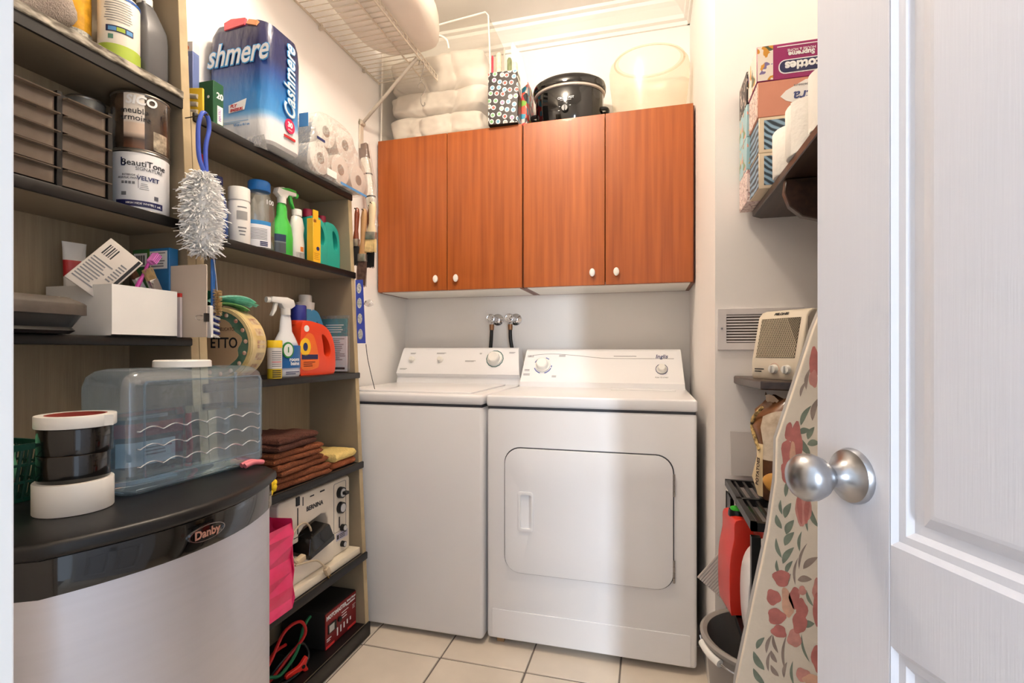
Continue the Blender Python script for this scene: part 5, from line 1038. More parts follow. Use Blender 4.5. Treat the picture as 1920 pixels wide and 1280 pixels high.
# ------------------------------------------------------------------ on top of the wall cabinets
zt = 2.1135
t = thing('bedding_bag', 'clear vinyl bag with folded white duvet on the left cabinet', 'bedding bag', (-0.993, 2.347, zt))
dv = mat('white_duvet', (222, 215, 206), 0.9, var=0.03, bump=0.5, bscale=9)
def resample(pts, n):
    pts = [Vector((p[0], p[1])) for p in pts]; pts.append(pts[0]); ln = [0]
    for p, q in zip(pts, pts[1:]): ln.append(ln[-1] + (q - p).length)
    out = []; k = 0
    for i in range(n):
        s_ = ln[-1] * i / n
        while ln[k + 1] < s_: k += 1
        out.append(pts[k].lerp(pts[k + 1], (s_ - ln[k]) / max(1e-9, ln[k + 1] - ln[k])))
    return out
def duvet(z0, z1, sx, sy, seed):
    b = B(); rings = []; m = 22; base = resample(rrect(-sx, sx, -sy, sy, 0.05, 6), 150)
    for i in range(m + 1):
        f = i / m; t = abs(2 * f - 1); e = 1 - 0.34 * max(0, t - 0.55) ** 2 / 0.2; ring = []
        for p in base:
            z = z0 + (z1 - z0) * f
            q = mnoise.fractal(Vector((p.x * 9 + seed, p.y * 9, z * 12)), 1.0, 2.0, 3) * 0.016 + mnoise.noise(Vector((p.x * 30, p.y * 6 + seed, z * 7))) * 0.005
            sm = (p.x + 0.02 * math.sin(z * 20) + 0.07) % 0.17; q -= 0.013 * math.exp(-(min(sm, 0.17 - sm) / 0.012) ** 2)
            s_ = e + q / 0.14; sag = 0.016 * mnoise.noise(Vector((p.x * 5, p.y * 5, seed)))
            ring.append((p.x * (e + q / 0.3), p.y * s_, z + sag * (1 if z1 > 0.3 else min(1, f * 2))))
        rings.append(ring)
    return b.loft(rings)
for k, (za, zb, sx, sy) in enumerate(((0.004, 0.132, 0.256, 0.112), (0.126, 0.245, 0.254, 0.112), (0.236, 0.425, 0.252, 0.110))): obj('duvet_fold', duvet(za, zb, sx, sy, k + 3), dv, t)
b = B(); front = [(-0.280, 0.0), (0.282, 0.0), (0.286, 0.30), (0.276, 0.535), (0.262, 0.552), (0.05, 0.535), (-0.20, 0.505), (-0.272, 0.48)]
b.prism(front, 'y', -0.128, 0.135, r=0.006, seg=2); obj('vinyl', b, film('clear_vinyl', (252, 250, 246), 0.10, 0.07, 0.1, 0.4, 9), t)
pp = mat('white_piping', (244, 238, 228), 0.5)
for y in (-0.128, 0.135): obj('piping', B().tube([(p[0], y, p[1]) for p in front + front[:1]], 0.0042, 8), pp, t)
obj('handle', B().tube(smooth_path([(-0.07, -0.132, 0.40), (-0.06, -0.14, 0.455), (0.02, -0.142, 0.475), (0.07, -0.14, 0.45), (0.08, -0.132, 0.41)], 6), 0.0045, 8), pp, t)
t = thing('dotted_gift_bag', 'black gift bag with coloured dots between bedding bag and slow cooker', 'gift bag', (-0.632, 2.200, zt), 3)
gm = dots('dotted_paper', (40, 34, 34), [(205, 90, 80), (120, 170, 120), (110, 160, 185), (160, 130, 165), (190, 180, 170)], 34, 0.36)
b = B(); rings = [[(x, y, z) for x, y in rrect(-0.070, 0.066 + dx, -0.032 - dy, 0.040, 0.003, 2)] for z, dx, dy in ((0, 0, 0), (0.02, 0.002, 0.002), (0.13, 0.004, 0.004), (0.235, -0.002, 0.0))]
obj('bag', b.loft(rings, cap=False), gm, t, False)
obj('bag_bottom', B().box(-0.068, 0.064, -0.03, 0.038, 0.0, 0.002), black_m, t, False)
for k, (x, y, h, w_, c) in enumerate(((-0.058, 0.0, 0.33, 0.010, (200, 60, 80)), (-0.030, 0.012, 0.345, 0.026, (230, 214, 190)), (0.020, 0.01, 0.315, 0.022, (130, 140, 100)), (0.040, 0.02, 0.30, 0.03, (236, 226, 208)))):
    obj('paper_roll', B().lathe([(w_ / 2, 0.01), (w_ / 2, h - 0.01), (w_ * 0.3, h)], 14, c=(x, y, 0)), mat('roll_paper_%d' % k, c, 0.6, var=0.2, scale=60), t)
obj('tissue', B().prism([(0.035, 0.15), (0.10, 0.20), (0.075, 0.33), (0.03, 0.40), (0.022, 0.38)], 'y', 0.030, 0.034), mat('pale_yellow_tissue', (244, 236, 212), 0.6), t, False)
t = thing('bright_gift_bag', 'red, green and blue printed bag squeezed beside the slow cooker', 'gift bag', (-0.556, 2.330, zt), 0)
b = B().loft([[(x * s_ + dx, y * s_, z) for x, y in rrect(-0.015, 0.014, -0.075, 0.075, 0.005, 3)] for z, s_, dx in ((0, 1, 0), (0.10, 1.02, 0.0), (0.20, 0.9, 0.002), (0.235, 0.6, 0.004))])
m_ = mat('bright_print', (206, 46, 52), 0.35); nt = m_.node_tree; v = nt.nodes.new('ShaderNodeTexVoronoi'); v.inputs['Scale'].default_value = 40; nt.links.new(nt.nodes['Texture Coordinate'].outputs['Object'], v.inputs['Vector'])
pk_ = nt.nodes.new('ShaderNodeValToRGB'); pk_.color_ramp.interpolation = 'CONSTANT'; e = pk_.color_ramp.elements; e[0].color = (*lin((206, 46, 52)), 1); e[1].position = 0.3; e[1].color = (*lin((120, 170, 60)), 1)
for p_, c_ in ((0.45, (30, 30, 34)), (0.62, (60, 160, 190)), (0.78, (226, 210, 200)), (0.88, (220, 90, 70))):
    q = e.new(p_); q.color = (*lin(c_), 1)
sp = nt.nodes.new('ShaderNodeSeparateColor'); nt.links.new(v.outputs['Color'], sp.inputs[0]); nt.links.new(sp.outputs[0], pk_.inputs[0]); nt.links.new(pk_.outputs[0], nt.nodes['Principled BSDF'].inputs['Base Color'])
obj('bag', b, m_, t, False)

t = thing('slow_cooker', 'black oval slow cooker standing on the cherry cabinet', 'slow cooker', (-0.358, 2.345, zt))
obj('body', B().lathe([(0.80, 0), (0.86, 0.004), (0.93, 0.03), (0.98, 0.08), (1.0, 0.150), (0.99, 0.158)], 48, 0.160, 0.128), black_g, t)
obj('crock_rim', B().lathe([(0.985, 0.158), (1.035, 0.161), (1.045, 0.167), (1.03, 0.1705)], 48, 0.160, 0.128), mat('pale_rim', (214, 200, 188), 0.25, 0.4), t)
obj('crock', B().lathe([(1.0, 0.1705), (1.06, 0.174), (1.075, 0.190), (1.05, 0.206), (0.98, 0.214), (0.90, 0.213), (0.84, 0.20), (0.80, 0.10)], 48, 0.160, 0.128, cap=False), black_g, t)
obj('base_ring', B().lathe([(0.78, 0.0), (0.88, 0.0), (0.90, 0.014), (0.88, 0.016)], 48, 0.160, 0.128), black_p, t)
for s_ in (-1, 1): obj('handle', B().tube(smooth_path([(s_ * 0.150, -0.028, 0.082), (s_ * 0.172, -0.022, 0.082), (s_ * 0.178, 0.0, 0.082), (s_ * 0.172, 0.022, 0.082), (s_ * 0.150, 0.028, 0.082)], 5), 0.009, 10), black_p, t)
kn_ = obj('dial', B().tube([(0.0, -0.122, 0.055), (0.0, -0.136, 0.055), (0, -0.140, 0.055)], [0.0165, 0.0155, 0.013], 24), black_p, t); obj('pointer', B().box(-0.0022, 0.0022, -0.147, -0.139, 0.043, 0.067, 0.001, 1), black_p, kn_, True, None, (0, 0, 0))
b = B()
for a in (35, 75, 150, 190): b.box(0.028 * math.cos(R(a)) - 0.003, 0.028 * math.cos(R(a)) + 0.003, -0.1262, -0.125, 0.055 + 0.026 * math.sin(R(a)) - 0.001, 0.055 + 0.026 * math.sin(R(a)) + 0.001)
obj('dial_marks', b, white_ink, t, False)
text('CROCK POT', 0.0135, white_ink, t, (0.004, -0.1285, 0.103), (92, 0, 0), bold=0.0003, sx=0.95); obj('underline', B().box(-0.022, 0.028, -0.1286, -0.128, 0.0935, 0.0945), white_ink, t, False)
t = thing('plastic_basin', 'translucent cream plastic basin on the cabinet above the dryer', 'basin', (0.004, 2.345, zt))
milky = film('milky_plastic', (253, 249, 240), 0.05, 0.20, 0.3, 0.05)
obj('shell', B().lathe([(0.02, 0.003), (0.135, 0.0), (0.148, 0.006), (0.160, 0.08), (0.172, 0.18), (0.176, 0.235), (0.170, 0.262), (0.152, 0.280), (0.135, 0.284)], 48, 1.0, 0.86, cap=False), milky, t)
obj('rolled_lip', B().tube([(0.152 * math.cos(R(a)), 0.152 * 0.86 * math.sin(R(a)), 0.281) for a in range(0, 361, 8)], 0.0045, 8), milky, t)

# ------------------------------------------------------------------ taps behind the machines
for lab, x in (('left chrome water tap with black hose above the washer', -0.765), ('right chrome water tap with black hose above the washer', -0.667)):
    t = thing('water_tap', lab, 'tap', (x, YB, 1.25), 0, 'chrome laundry taps')
    obj('flange', B().tube([(0.010, -q, 0) for q in (0, 0.006, 0.014, 0.020)], [0.031, 0.030, 0.020, 0.012], 28), chrome, t)
    obj('valve_body', B().tube([(0.010, -0.012, 0), (0.0, -0.055, 0)], 0.0125, 14).tube([(0.0, -0.05, 0.004), (-0.004, -0.062, -0.030)], [0.011, 0.010], 14), chrome, t)
    hw = obj('handwheel', B().tube([(-0.006 + 0.019 * math.cos(R(a)) , -0.078 + 0.002 * math.sin(R(a)), 0.004 + 0.019 * math.sin(R(a))) for a in range(0, 361, 20)], 0.0042, 8), chrome, t)
    b = B()
    for a in range(0, 360, 60): b.tube([(-0.006, -0.078, 0.004), (-0.006 + 0.019 * math.cos(R(a)), -0.078, 0.004 + 0.019 * math.sin(R(a)))], 0.0032, 6)
    b.tube([(0, -0.055, 0.001), (-0.006, -0.08, 0.004)], 0.005, 10); obj('spokes', b, chrome, hw)
    obj('coupling', B().tube([(-0.004, -0.062, -0.028), (-0.004, -0.064, -0.056)], [0.0125, 0.0115], 12), mat('brass_coupling', (150, 110, 80), 0.35, 0.8), t)
    obj('hose', B().tube(smooth_path([(-0.004, -0.064, -0.050), (-0.006, -0.066, -0.10), (-0.012, -0.06, -0.16), (-0.020, -0.045, -0.24)] if x < -0.7 else [(-0.004, -0.064, -0.050), (-0.002, -0.066, -0.10), (0.006, -0.06, -0.16), (0.012, -0.045, -0.24)], 6), 0.0095, 12), black_p, t)

# ------------------------------------------------------------------ right-hand side
t = thing('vent_grille', 'white wall vent grille behind the small heater', 'vent', (0.310, YS, 1.152))
b = B().prism(rrect(-0.114, 0.114, -0.060, 0.060, 0.003, 2), 'y', -0.007, 0, holes=[rrect(-0.090, 0.090, -0.040, 0.042, 0.001, 1)], r=0.0015, seg=1); obj('frame', b, mat('vent_white', (226, 220, 218), 0.5), t)
obj('dark_duct', B().box(-0.09, 0.09, -0.0012, -0.0002, -0.04, 0.042), mat('duct_brown', (84, 70, 62), 0.9), t, False)
s0 = None
for k in range(10):
    if s0 is None: s0 = q = obj('slat', B().box(-0.09, 0.09, -0.005, -0.0014, -0.0022, 0.0022), MC['vent_white'], t, False)
    else: q = s0.copy(); col.objects.link(q)
    q.location = (0, 0, -0.0355 + k * 0.0082)
obj('screw', B().cyl((-0.103, -0.0085, 0.002), (-0.103, -0.006, 0.002), 0.003, n=10), chrome, t)

t = thing('bracket_shelf', 'dark brown wooden wall shelf holding tissue boxes, top right', 'shelf', (XR, 1.20, 1.468))
obj('board', B().prism([(0, -0.30), (-0.305, -0.30), (-0.315, -0.29), (-0.315, 0.345), (-0.290, 0.372), (0, 0.372)], 'z', 0, 0.018, r=0.002, seg=1), dark_brown, t)
for y in (0.03, -0.25):
    br = [(0, -0.001), (-0.308, -0.001), (-0.311, -0.030), (-0.300, -0.062), (-0.275, -0.085), (-0.240, -0.095), (-0.200, -0.104), (-0.150, -0.130), (-0.110, -0.165), (-0.06, -0.195), (0, -0.22)]
    obj('bracket', B().prism(br, 'y', y - 0.011, y + 0.011, r=0.002, seg=1), dark_brown, t)
# tissue boxes
def tissue_box(lab, loc, m, side=None):
    t = thing('tissue_box', lab, 'tissue box', loc, 0, 'tissue boxes on the wall shelf')
    obj('carton', B().box(0, 0.235, 0, 0.108, 0, 0.0865, 0.0012, 1), m, t)
    if side: obj('end_print', B().box(-0.0006, 0.0, 0.002, 0.106, 0.002, 0.0845), side, t, False)
    return t
def blossoms(name, base, cols, scale, ramp=(0.45, 0.55)):
    m = mat(name, base, 0.45); nt = m.node_tree; n = nt.nodes; L = nt.links
    v = n.new('ShaderNodeTexVoronoi'); v.inputs['Scale'].default_value = scale; L.new(n['Texture Coordinate'].outputs['Object'], v.inputs['Vector'])
    nz = n.new('ShaderNodeTexNoise'); nz.inputs['Scale'].default_value = scale * 0.9; L.new(n['Texture Coordinate'].outputs['Object'], nz.inputs['Vector'])
    lt_ = n.new('ShaderNodeMath'); lt_.operation = 'GREATER_THAN'; lt_.inputs[1].default_value = ramp[1]; L.new(nz.outputs['Fac'], lt_.inputs[0])
    cr = n.new('ShaderNodeValToRGB'); cr.color_ramp.interpolation = 'CONSTANT'; e = cr.color_ramp.elements; e[0].color = (*lin(cols[0]), 1); e[1].position = 0.5; e[1].color = (*lin(cols[1]), 1)
    if len(cols) > 2: q = e.new(0.75); q.color = (*lin(cols[2]), 1)
    sp = n.new('ShaderNodeSeparateColor'); L.new(v.outputs['Color'], sp.inputs[0]); L.new(sp.outputs[0], cr.inputs[0])
    mx = n.new('ShaderNodeMix'); mx.data_type = 'RGBA'; mx.inputs[6].default_value = (*lin(base), 1); L.new(lt_.outputs[0], mx.inputs[0]); L.new(cr.outputs[0], mx.inputs[7]); L.new(mx.outputs[2], n['Principled BSDF'].inputs['Base Color']); return m
palm = mat('palm_stripe', (64, 86, 104), 0.45); nt = palm.node_tree; wv = nt.nodes.new('ShaderNodeTexWave'); wv.inputs['Scale'].default_value = 24; wv.inputs['Distortion'].default_value = 3.0; wv.inputs['Detail'].default_value = 1
mp = nt.nodes.new('ShaderNodeMapping'); mp.inputs['Rotation'].default_value = (0, R(55), 0); nt.links.new(nt.nodes['Texture Coordinate'].outputs['Object'], mp.inputs[0]); nt.links.new(mp.outputs[0], wv.inputs['Vector'])
cr = nt.nodes.new('ShaderNodeValToRGB'); e = cr.color_ramp.elements; e[0].position = 0.25; e[0].color = (*lin((44, 58, 70)), 1); e[1].position = 0.8; e[1].color = (*lin((140, 172, 196)), 1); nt.links.new(wv.outputs['Fac'], cr.inputs[0]); nt.links.new(cr.outputs[0], nt.nodes['Principled BSDF'].inputs['Base Color'])
bx, by, bz = 0.262, 1.345, 1.4868; H_ = 0.0872
creamc = mat('carton_cream', (226, 208, 180), 0.5)
for k in range(2):
    t = tissue_box(('bottom tissue box with blue palm print, behind the toilet rolls', 'second tissue box from the shelf with blue palm print')[k], (bx, by, bz + k * H_), creamc, palm)
    obj('palm_panel', B().box(0.012, 0.226, -0.0007, 0, 0.008, 0.079), palm, t, False)
    obj('white_tag', B().prism(smooth_loop([(0.075, 0.05), (0.10, 0.066), (0.13, 0.05), (0.10, 0.036)], 4), 'y', -0.0012, -0.0006), paper, t, False)
t = tissue_box('salmon pink tissue box with a white diamond, upside down', (bx - 0.002, by, bz + 2 * H_), mat('salmon_carton', (206, 140, 116), 0.45), blossoms('leaf_print', (232, 214, 204), [(150, 120, 110), (190, 150, 140)], 130))
obj('white_diamond', B().prism([(0.050, 0.045), (0.062, 0.058), (0.105, 0.080), (0.20, 0.080), (0.20, 0.018), (0.105, 0.018), (0.062, 0.034)], 'y', -0.0008, 0, r=0), paper, t, False)
text('Ultra', 0.034, mat('slate_ink', (70, 80, 130), 0.45), t, (0.115, -0.0012, 0.042), (90, 180, 0), shear=0.2, bold=0.0006); text('3 ply - 3 épaisseurs', 0.0085, grey_ink, t, (0.112, -0.0012, 0.068), (90, 180, 0))
obj('gold_sticker', B().box(0.085, 0.125, -0.0014, -0.0008, 0.008, 0.024), mat('gold_print', (184, 150, 100), 0.4), t, False)
t = tissue_box('magenta tissue box standing upside down, top of the front stack', (bx - 0.004, by, bz + 3 * H_), mat('magenta_carton', (150, 34, 98), 0.4), blossoms('iris_print', (234, 226, 214), [(208, 146, 50), (122, 110, 160), (80, 90, 60)], 34))
obj('flower_panel', B().box(0.001, 0.036, -0.0008, 0, 0.002, 0.085), MC['iris_print'], t, False)
lg_ = obj('logo_plate', B().prism(rrect(0.048, 0.19, 0.012, 0.046, 0.015, 5), 'y', -0.0009, 0), white_ink, t, False); obj('logo_field', B().prism(rrect(0.0505, 0.1875, 0.0145, 0.0435, 0.013, 5), 'y', -0.0014, -0.0008), navy, lg_, False)
text('Scotties', 0.029, white_ink, lg_, (0.108, -0.0018, 0.030), (90, 180, 0), bold=0.0012); text('Supreme', 0.016, white_ink, t, (0.098, -0.0008, 0.058), (90, 180, 0), bold=0.0006); text('HOUSE & HOME', 0.0085, white_ink, t, (0.098, -0.0008, 0.068), (90, 180, 0)); lines(t, white_ink, 0.045, 0.17, 0.076, 0.082, 1, -0.0001, 0.35)
for k, (lab, m) in enumerate((('pale pink leaf-print tissue box, bottom of the rear stack', blossoms('rose_leaf', (232, 212, 206), [(190, 150, 150), (160, 130, 120)], 120)), ('light blue floral tissue box, second of the rear stack', blossoms('blue_floral', (160, 196, 204), [(226, 150, 130), (226, 190, 110), (120, 150, 110)], 40)), ('light blue floral tissue box, third of the rear stack', MC['rose_leaf']), ('black floral tissue box on top of the rear stack', blossoms('black_floral', (44, 36, 36), [(214, 204, 190), (150, 130, 120)], 60)))):
    if k == 2: m = MC['blue_floral']
    tissue_box(lab, (bx - 0.008, by + 0.1105, bz + k * H_), m)
r0 = None
for k, (lab, x, y) in enumerate((('toilet roll nearest the door edge on the wall shelf', 0.338, 1.025), ('middle toilet roll of three on the wall shelf', 0.328, 1.150), ('toilet roll nearest the tissue boxes on the wall shelf', 0.330, 1.272))):
    if r0 is None:
        r0 = t = thing('toilet_roll', lab, 'toilet roll', (x, y, 1.4868), 0, 'loose toilet rolls on the wall shelf')
        obj('paper', B().lathe([(0.022, 0), (0.050, 0.0), (0.052, 0.003), (0.0525, 0.10), (0.050, 0.104), (0.022, 0.104), (0.022, 0)], 36, cap=False), tissue, t); obj('core', B().lathe([(0.0205, 0.001), (0.022, 0.001), (0.022, 0.103), (0.0205, 0.103), (0.0205, 0.001)], 24, cap=False), core, t)
        obj('loose_sheet', B().lathe([(0.0535, 0.0), (0.0545, 0.104)], 6, a0=170, a1=215), tissue, t)
    else: t = copy_tree(r0); t.location = (x, y, 1.4868); t['label'] = lab; t.rotation_euler = (0, 0, R(35 * k))

t = thing('corner_shelf', 'small dark brown corner shelf under the heater', 'shelf', (0, 0, 0.995))
obj('board', B().prism([(0.240, YS - 0.001), (0.240, 1.470), (0.262, 1.325), (XR - 0.001, 1.235), (XR - 0.001, YS - 0.001)], 'z', 0, 0.022, r=0.003, seg=1), dark_brown, t)
t = thing('space_heater', 'cream portable ceramic heater on the corner shelf', 'heater', (0.349, 1.330, 1.0175), -53)
t.rotation_euler = (0, 0, R(-53 + 0))
hm_ = mat('heater_cream', (222, 210, 190), 0.45, var=0.02)
hw_, hd, hh_ = 0.143, 0.135, 0.176
prof = [(0, 0.006), (0.004, 0.0), (hd - 0.01, 0), (hd, 0.01), (hd, hh_ - 0.02), (hd - 0.02, hh_ - 0.004), (0.05, hh_), (0.038, hh_ - 0.004), (0.026, hh_ - 0.016), (0.0, 0.045)]
obj('housing', B().prism([(y, z) for y, z in prof], 'x', -hw_, 0, r=0.006, seg=3), hm_, t)
sl = math.atan2(0.026, hh_ - 0.061); gl = math.hypot(0.026, hh_ - 0.061)
fp = obj('grille', B().box(0.014, hw_ - 0.016, -0.0012, 0.0, 0.010, gl - 0.006), mat('grille_dark', (92, 80, 66), 0.6), t, False, (-hw_, 0.0, 0.045), (-sl, 0, 0))
b = B(); gw = hw_ - 0.030; gh = gl - 0.016
for i in range(-22, 26):
    for s_ in (1, -1):
        x0 = i * 0.0052; x1 = x0 + s_ * gh * 0.55; pts = []
        za, zb = 0.0, gh
        xa, xb = x0, x1
        if s_ == 1:
            ta = max(0, -xa / (xb - xa)); tb_ = min(1, (gw - xa) / (xb - xa))
        else:
            ta = max(0, (gw - xa) / (xb - xa)) if xa > gw else 0; tb_ = min(1, -xa / (xb - xa))
        if tb_ - ta > 0.02: b.tube([(0.014 + xa + (xb - xa) * q, -0.0018, 0.010 + gh * q) for q in (ta, tb_)], 0.0008, 4)
mesh_ = obj('grille_mesh', b, mat('mesh_beige', (204, 190, 164), 0.5), fp, False); mesh_['kind'] = 'stuff'
text('PELONIS', 0.0105, ink, t, (-hw_ * 0.52, 0.0285, hh_ - 0.0105), (48, 0, 0), bold=0.0004)
for xk in (-hw_ * 0.5, -hw_ * 0.24):
    k_ = obj('dial', B().tube([(xk, 0.0015, 0.026), (xk, -0.010, 0.026)], [0.0115, 0.010], 20), plastic_w, t); obj('grip_bar', B().box(xk - 0.002, xk + 0.002, -0.016, -0.009, 0.017, 0.035, 0.001, 1), plastic_w, k_)
b = B()
for q in range(10):
    a0 = R(-20 + q * 16); b.tube([(-hw_ * 0.5 + 0.0145 * math.cos(a0), 0.0004, 0.026 + 0.0145 * math.sin(a0)), (-hw_ * 0.5 + 0.0145 * math.cos(a0 + 0.28), 0.0004, 0.026 + 0.0145 * math.sin(a0 + 0.28))], 0.0007, 4)
obj('dial_scale', b, red_ink, t); lines(t, ink, -hw_ + 0.012, -hw_ + 0.042, 0.016, 0.028, 2, -0.0003)
obj('seam', B().box(0.0, 0.0008, 0.028, 0.0292, 0.01, hh_ - 0.02), mat('seam_grey', (150, 138, 120), 0.6), t, False)

# potatoes, plastic rack and jugs
t = thing('plastic_rack', 'black plastic slatted rack against the right wall', 'rack', (0.393, 1.325, 0.0))
for zz in (0.715, 0.425):
    b = B(); x0, x1, y0, y1 = -0.185, 0.205, -0.185, 0.185
    for (a, c, d, e) in ((x0, x1, y0, y0 + 0.012), (x0, x1, y1 - 0.012, y1), (x0, x0 + 0.012, y0, y1), (x1 - 0.012, x1, y0, y1), (x0, x1, -0.006, 0.006)): b.box(a, c, d, e, zz - 0.002, zz + 0.016)
    sh = obj('shelf', b, black_p, t, False); s0 = None
    for k in range(17):
        if s0 is None: s0 = q = obj('slat', B().box(0, 0.006, y0 + 0.011, y1 - 0.011, zz + 0.004, zz + 0.014), black_p, sh, False)
        else: q = s0.copy(); col.objects.link(q)
        q.location = (x0 + 0.02 + k * 0.0215, 0, 0)
for sx in (-0.182, 0.190):
    for y in (-0.175, 0.165): obj('leg', B().box(sx - 0.002, sx + 0.016, y - 0.008, y + 0.008, 0, 0.70), black_p, t, False)
obj('side_panel', B().box(-0.184, -0.181, 0.10, 0.18, 0.43, 0.70), black_p, t, False)
t = thing('potato_bag', 'brown paper potato bag with a window, lettered POTATOES', 'potato bag', (0.318, 1.335, 0.7315), -20)
b = B(); rings = []
for z, sx, sy, dx in ((0, 0.052, 0.046, 0), (0.01, 0.062, 0.056, 0), (0.05, 0.068, 0.062, 0), (0.10, 0.062, 0.058, 0.0), (0.135, 0.055, 0.052, -0.006), (0.175, 0.064, 0.05, -0.008), (0.205, 0.066, 0.036, 0.0), (0.225, 0.058, 0.020, 0.01), (0.240, 0.05, 0.012, 0.02)):
    rings.append([(dx + sx * math.cos(a) * (1 + 0.05 * math.sin(5 * a + z * 60)), sy * math.sin(a) * (1 + 0.05 * math.sin(7 * a + z * 40)), z + (0.012 * math.sin(3 * a) if z > 0.2 else 0)) for a in [2 * math.pi * k / 28 for k in range(28)]])
obj('paper', b.loft(rings), mat('bag_brown', (70, 44, 30), 0.4, rgb2=(128, 82, 46), scale=16, bump=0.6, bscale=22, coat=0.3), t)
def bag_arc(name, idx, a0, a1, off, m):
    k0, k1 = int(a0 / 360 * 28), int(a1 / 360 * 28); rr = []
    for i in idx:
        ring = []
        for k in range(k0, k1 + 1):
            p = Vector(rings[i][k % 28]); n_ = Vector((p.x, p.y, 0)).normalized(); ring.append(p + n_ * off)
        rr.append(ring)
    return obj(name, B().loft(rr, cap=False, close=False), m, t)
bag_arc('window', [3, 4, 5, 6], 232, 322, 0.0012, mat('net_window', (214, 200, 180), 0.3, rgb2=(176, 156, 132), scale=30, coat=0.5, bump=0.5))
bag_arc('label_strip', [1, 2, 3, 4], 205, 232, 0.0014, mat('label_cream', (226, 204, 160), 0.5))
pm = mat('potato_skin', (206, 150, 70), 0.6, var=0.15, scale=20)
for x, y, z, a, s_ in ((0.012, -0.050, 0.150, 20, 1.0), (0.012, -0.056, 0.104, -10, 0.95), (-0.012, -0.058, 0.048, 30, 1.1), (0.04, -0.046, 0.13, 0, 0.8), (0.034, -0.054, 0.062, 12, 0.9)):
    obj('potato', B().blob((0, 0, 0), 0.027 * s_, 0.012 * s_, 0.020 * s_, 16, 0.05, int(z * 999)), pm, t, True, (x, y, z), (0, R(a), 0))
text('POTATOES', 0.0135, mat('umber_ink', (74, 44, 24), 0.5), t, (-0.0525, -0.0455, 0.070), (90, -84, -49), bold=0.0004)
b = B(); rings2 = [[(0.01 + 0.052 * u, 0.010 * math.sin(9 * u + v) + v * 0.016, 0.225 + 0.02 * u * u + 0.018 * math.sin(4 * u + 2 * v)) for u in [-1 + 0.2 * q for q in range(11)]] for v in (-1, 0, 1)]
obj('torn_top', b.loft(rings2, cap=False, close=False), mat('bag_inside', (206, 188, 164), 0.7), t)
b = B(); obj('printed_edge', B().tube(smooth_path([(-0.045, -0.030, 0.222), (-0.066, -0.016, 0.195), (-0.070, -0.012, 0.170), (-0.060, -0.024, 0.140), (-0.050, -0.036, 0.12)], 5), 0.0045, 8), mat('edge_print', (220, 186, 120), 0.5, rgb2=(40, 28, 20), scale=120), t)
t = thing('cardboard_sheet', 'pale grey cardboard sheet leaning on the wall behind potato bag', 'cardboard', (0.32, 1.556, 0.732)); t.rotation_euler = (R(-4), 0, 0)
obj('sheet', B().box(-0.09, 0.10, -0.003, 0.003, 0, 0.125), mat('pale_card', (214, 206, 200), 0.8, var=0.02), t, False)
RJ = [(x, z * 0.93) for x, z in [(-0.070, 0.010), (-0.052, 0.0), (0.050, 0.0), (0.068, 0.010), (0.072, 0.07), (0.066, 0.135), (0.045, 0.185), (0.010, 0.205), (-0.016, 0.218), (-0.020, 0.246), (-0.058, 0.248), (-0.062, 0.20), (-0.072, 0.13)]]
RH = [(x, z * 0.93) for x, z in [(0.008, 0.165), (0.022, 0.150), (0.040, 0.142), (0.046, 0.150), (0.036, 0.168), (0.016, 0.180)]]
jug('red_jug', 'red plastic jug with a green-topped black cap on the rack', (0.258, 1.385, 0.4415), 8, RJ, RH, 0.10, mat('jug_red', (214, 52, 36), 0.35), (-0.039, 0.229, 0.245, 0.0225, black_p), 'jug', r=0.022)
obj('cap_insert', B().cyl((-0.039, 0, 0.244), (-0.039, 0, 0.2495), 0.017, n=20), mat('cap_green', (70, 200, 60), 0.4), bpy.data.objects['red_jug'])
WJ = [(-0.050, 0.008), (-0.036, 0.0), (0.050, 0.0), (0.062, 0.010), (0.066, 0.09), (0.060, 0.15), (0.040, 0.19), (0.0, 0.205), (-0.034, 0.190), (-0.052, 0.150), (-0.056, 0.08)]
t = jug('bleach_jug', 'white plastic jug with a yellow banded label beside the red jug', (0.266, 1.235, 0.4415), 0, WJ, [(0.012, 0.135), (0.034, 0.12), (0.042, 0.14), (0.026, 0.165), (0.010, 0.168)], 0.10, mat('bleach_white', (230, 228, 228), 0.3), (-0.005, 0.20, 0.222, 0.018, plastic_w), 'jug', r=0.022)
lb = obj('label_sheet', B().box(-0.046, 0.050, -0.0508, -0.050, 0.02, 0.115), mat('label_white', (226, 226, 228), 0.4), t, False); obj('yellow_band', B().box(-0.046, 0.050, -0.0514, -0.0508, 0.096, 0.112), mat('band_yellow', (232, 176, 40), 0.4), lb, False); lines(lb, grey_ink, -0.030, 0.03, 0.025, 0.09, 12, -0.0509)
t = thing('corrugated_card', 'torn corrugated cardboard piece propped beside the dryer', 'cardboard', (0.185, 1.500, 0.435)); t.rotation_euler = (R(-6), R(38), R(-6))
b = B()
for k in range(16): b.box(-0.05 + k * 0.0065, -0.05 + k * 0.0065 + 0.0058, -0.0022, 0.0022, -0.02, 0.125, 0.001, 1)
obj('flutes', b, mat('flute_grey', (206, 198, 192), 0.8, var=0.03), t); obj('torn_edge', B().box(-0.0515, 0.0545, -0.003, 0.003, 0.124, 0.1275), kraft, t, False)
t = thing('bucket', 'grey plastic bucket with a wire handle under the rack', 'bucket', (0.274, 1.350, 0.0))
bm1 = mat('bucket_grey', (150, 144, 138), 0.45, var=0.04)
obj('pail', B().lathe([(0.02, 0.004), (0.098, 0.0), (0.102, 0.006), (0.134, 0.368), (0.145, 0.372), (0.147, 0.382), (0.140, 0.386), (0.130, 0.382), (0.098, 0.012), (0.02, 0.010)], 44, cap=False), bm1, t)
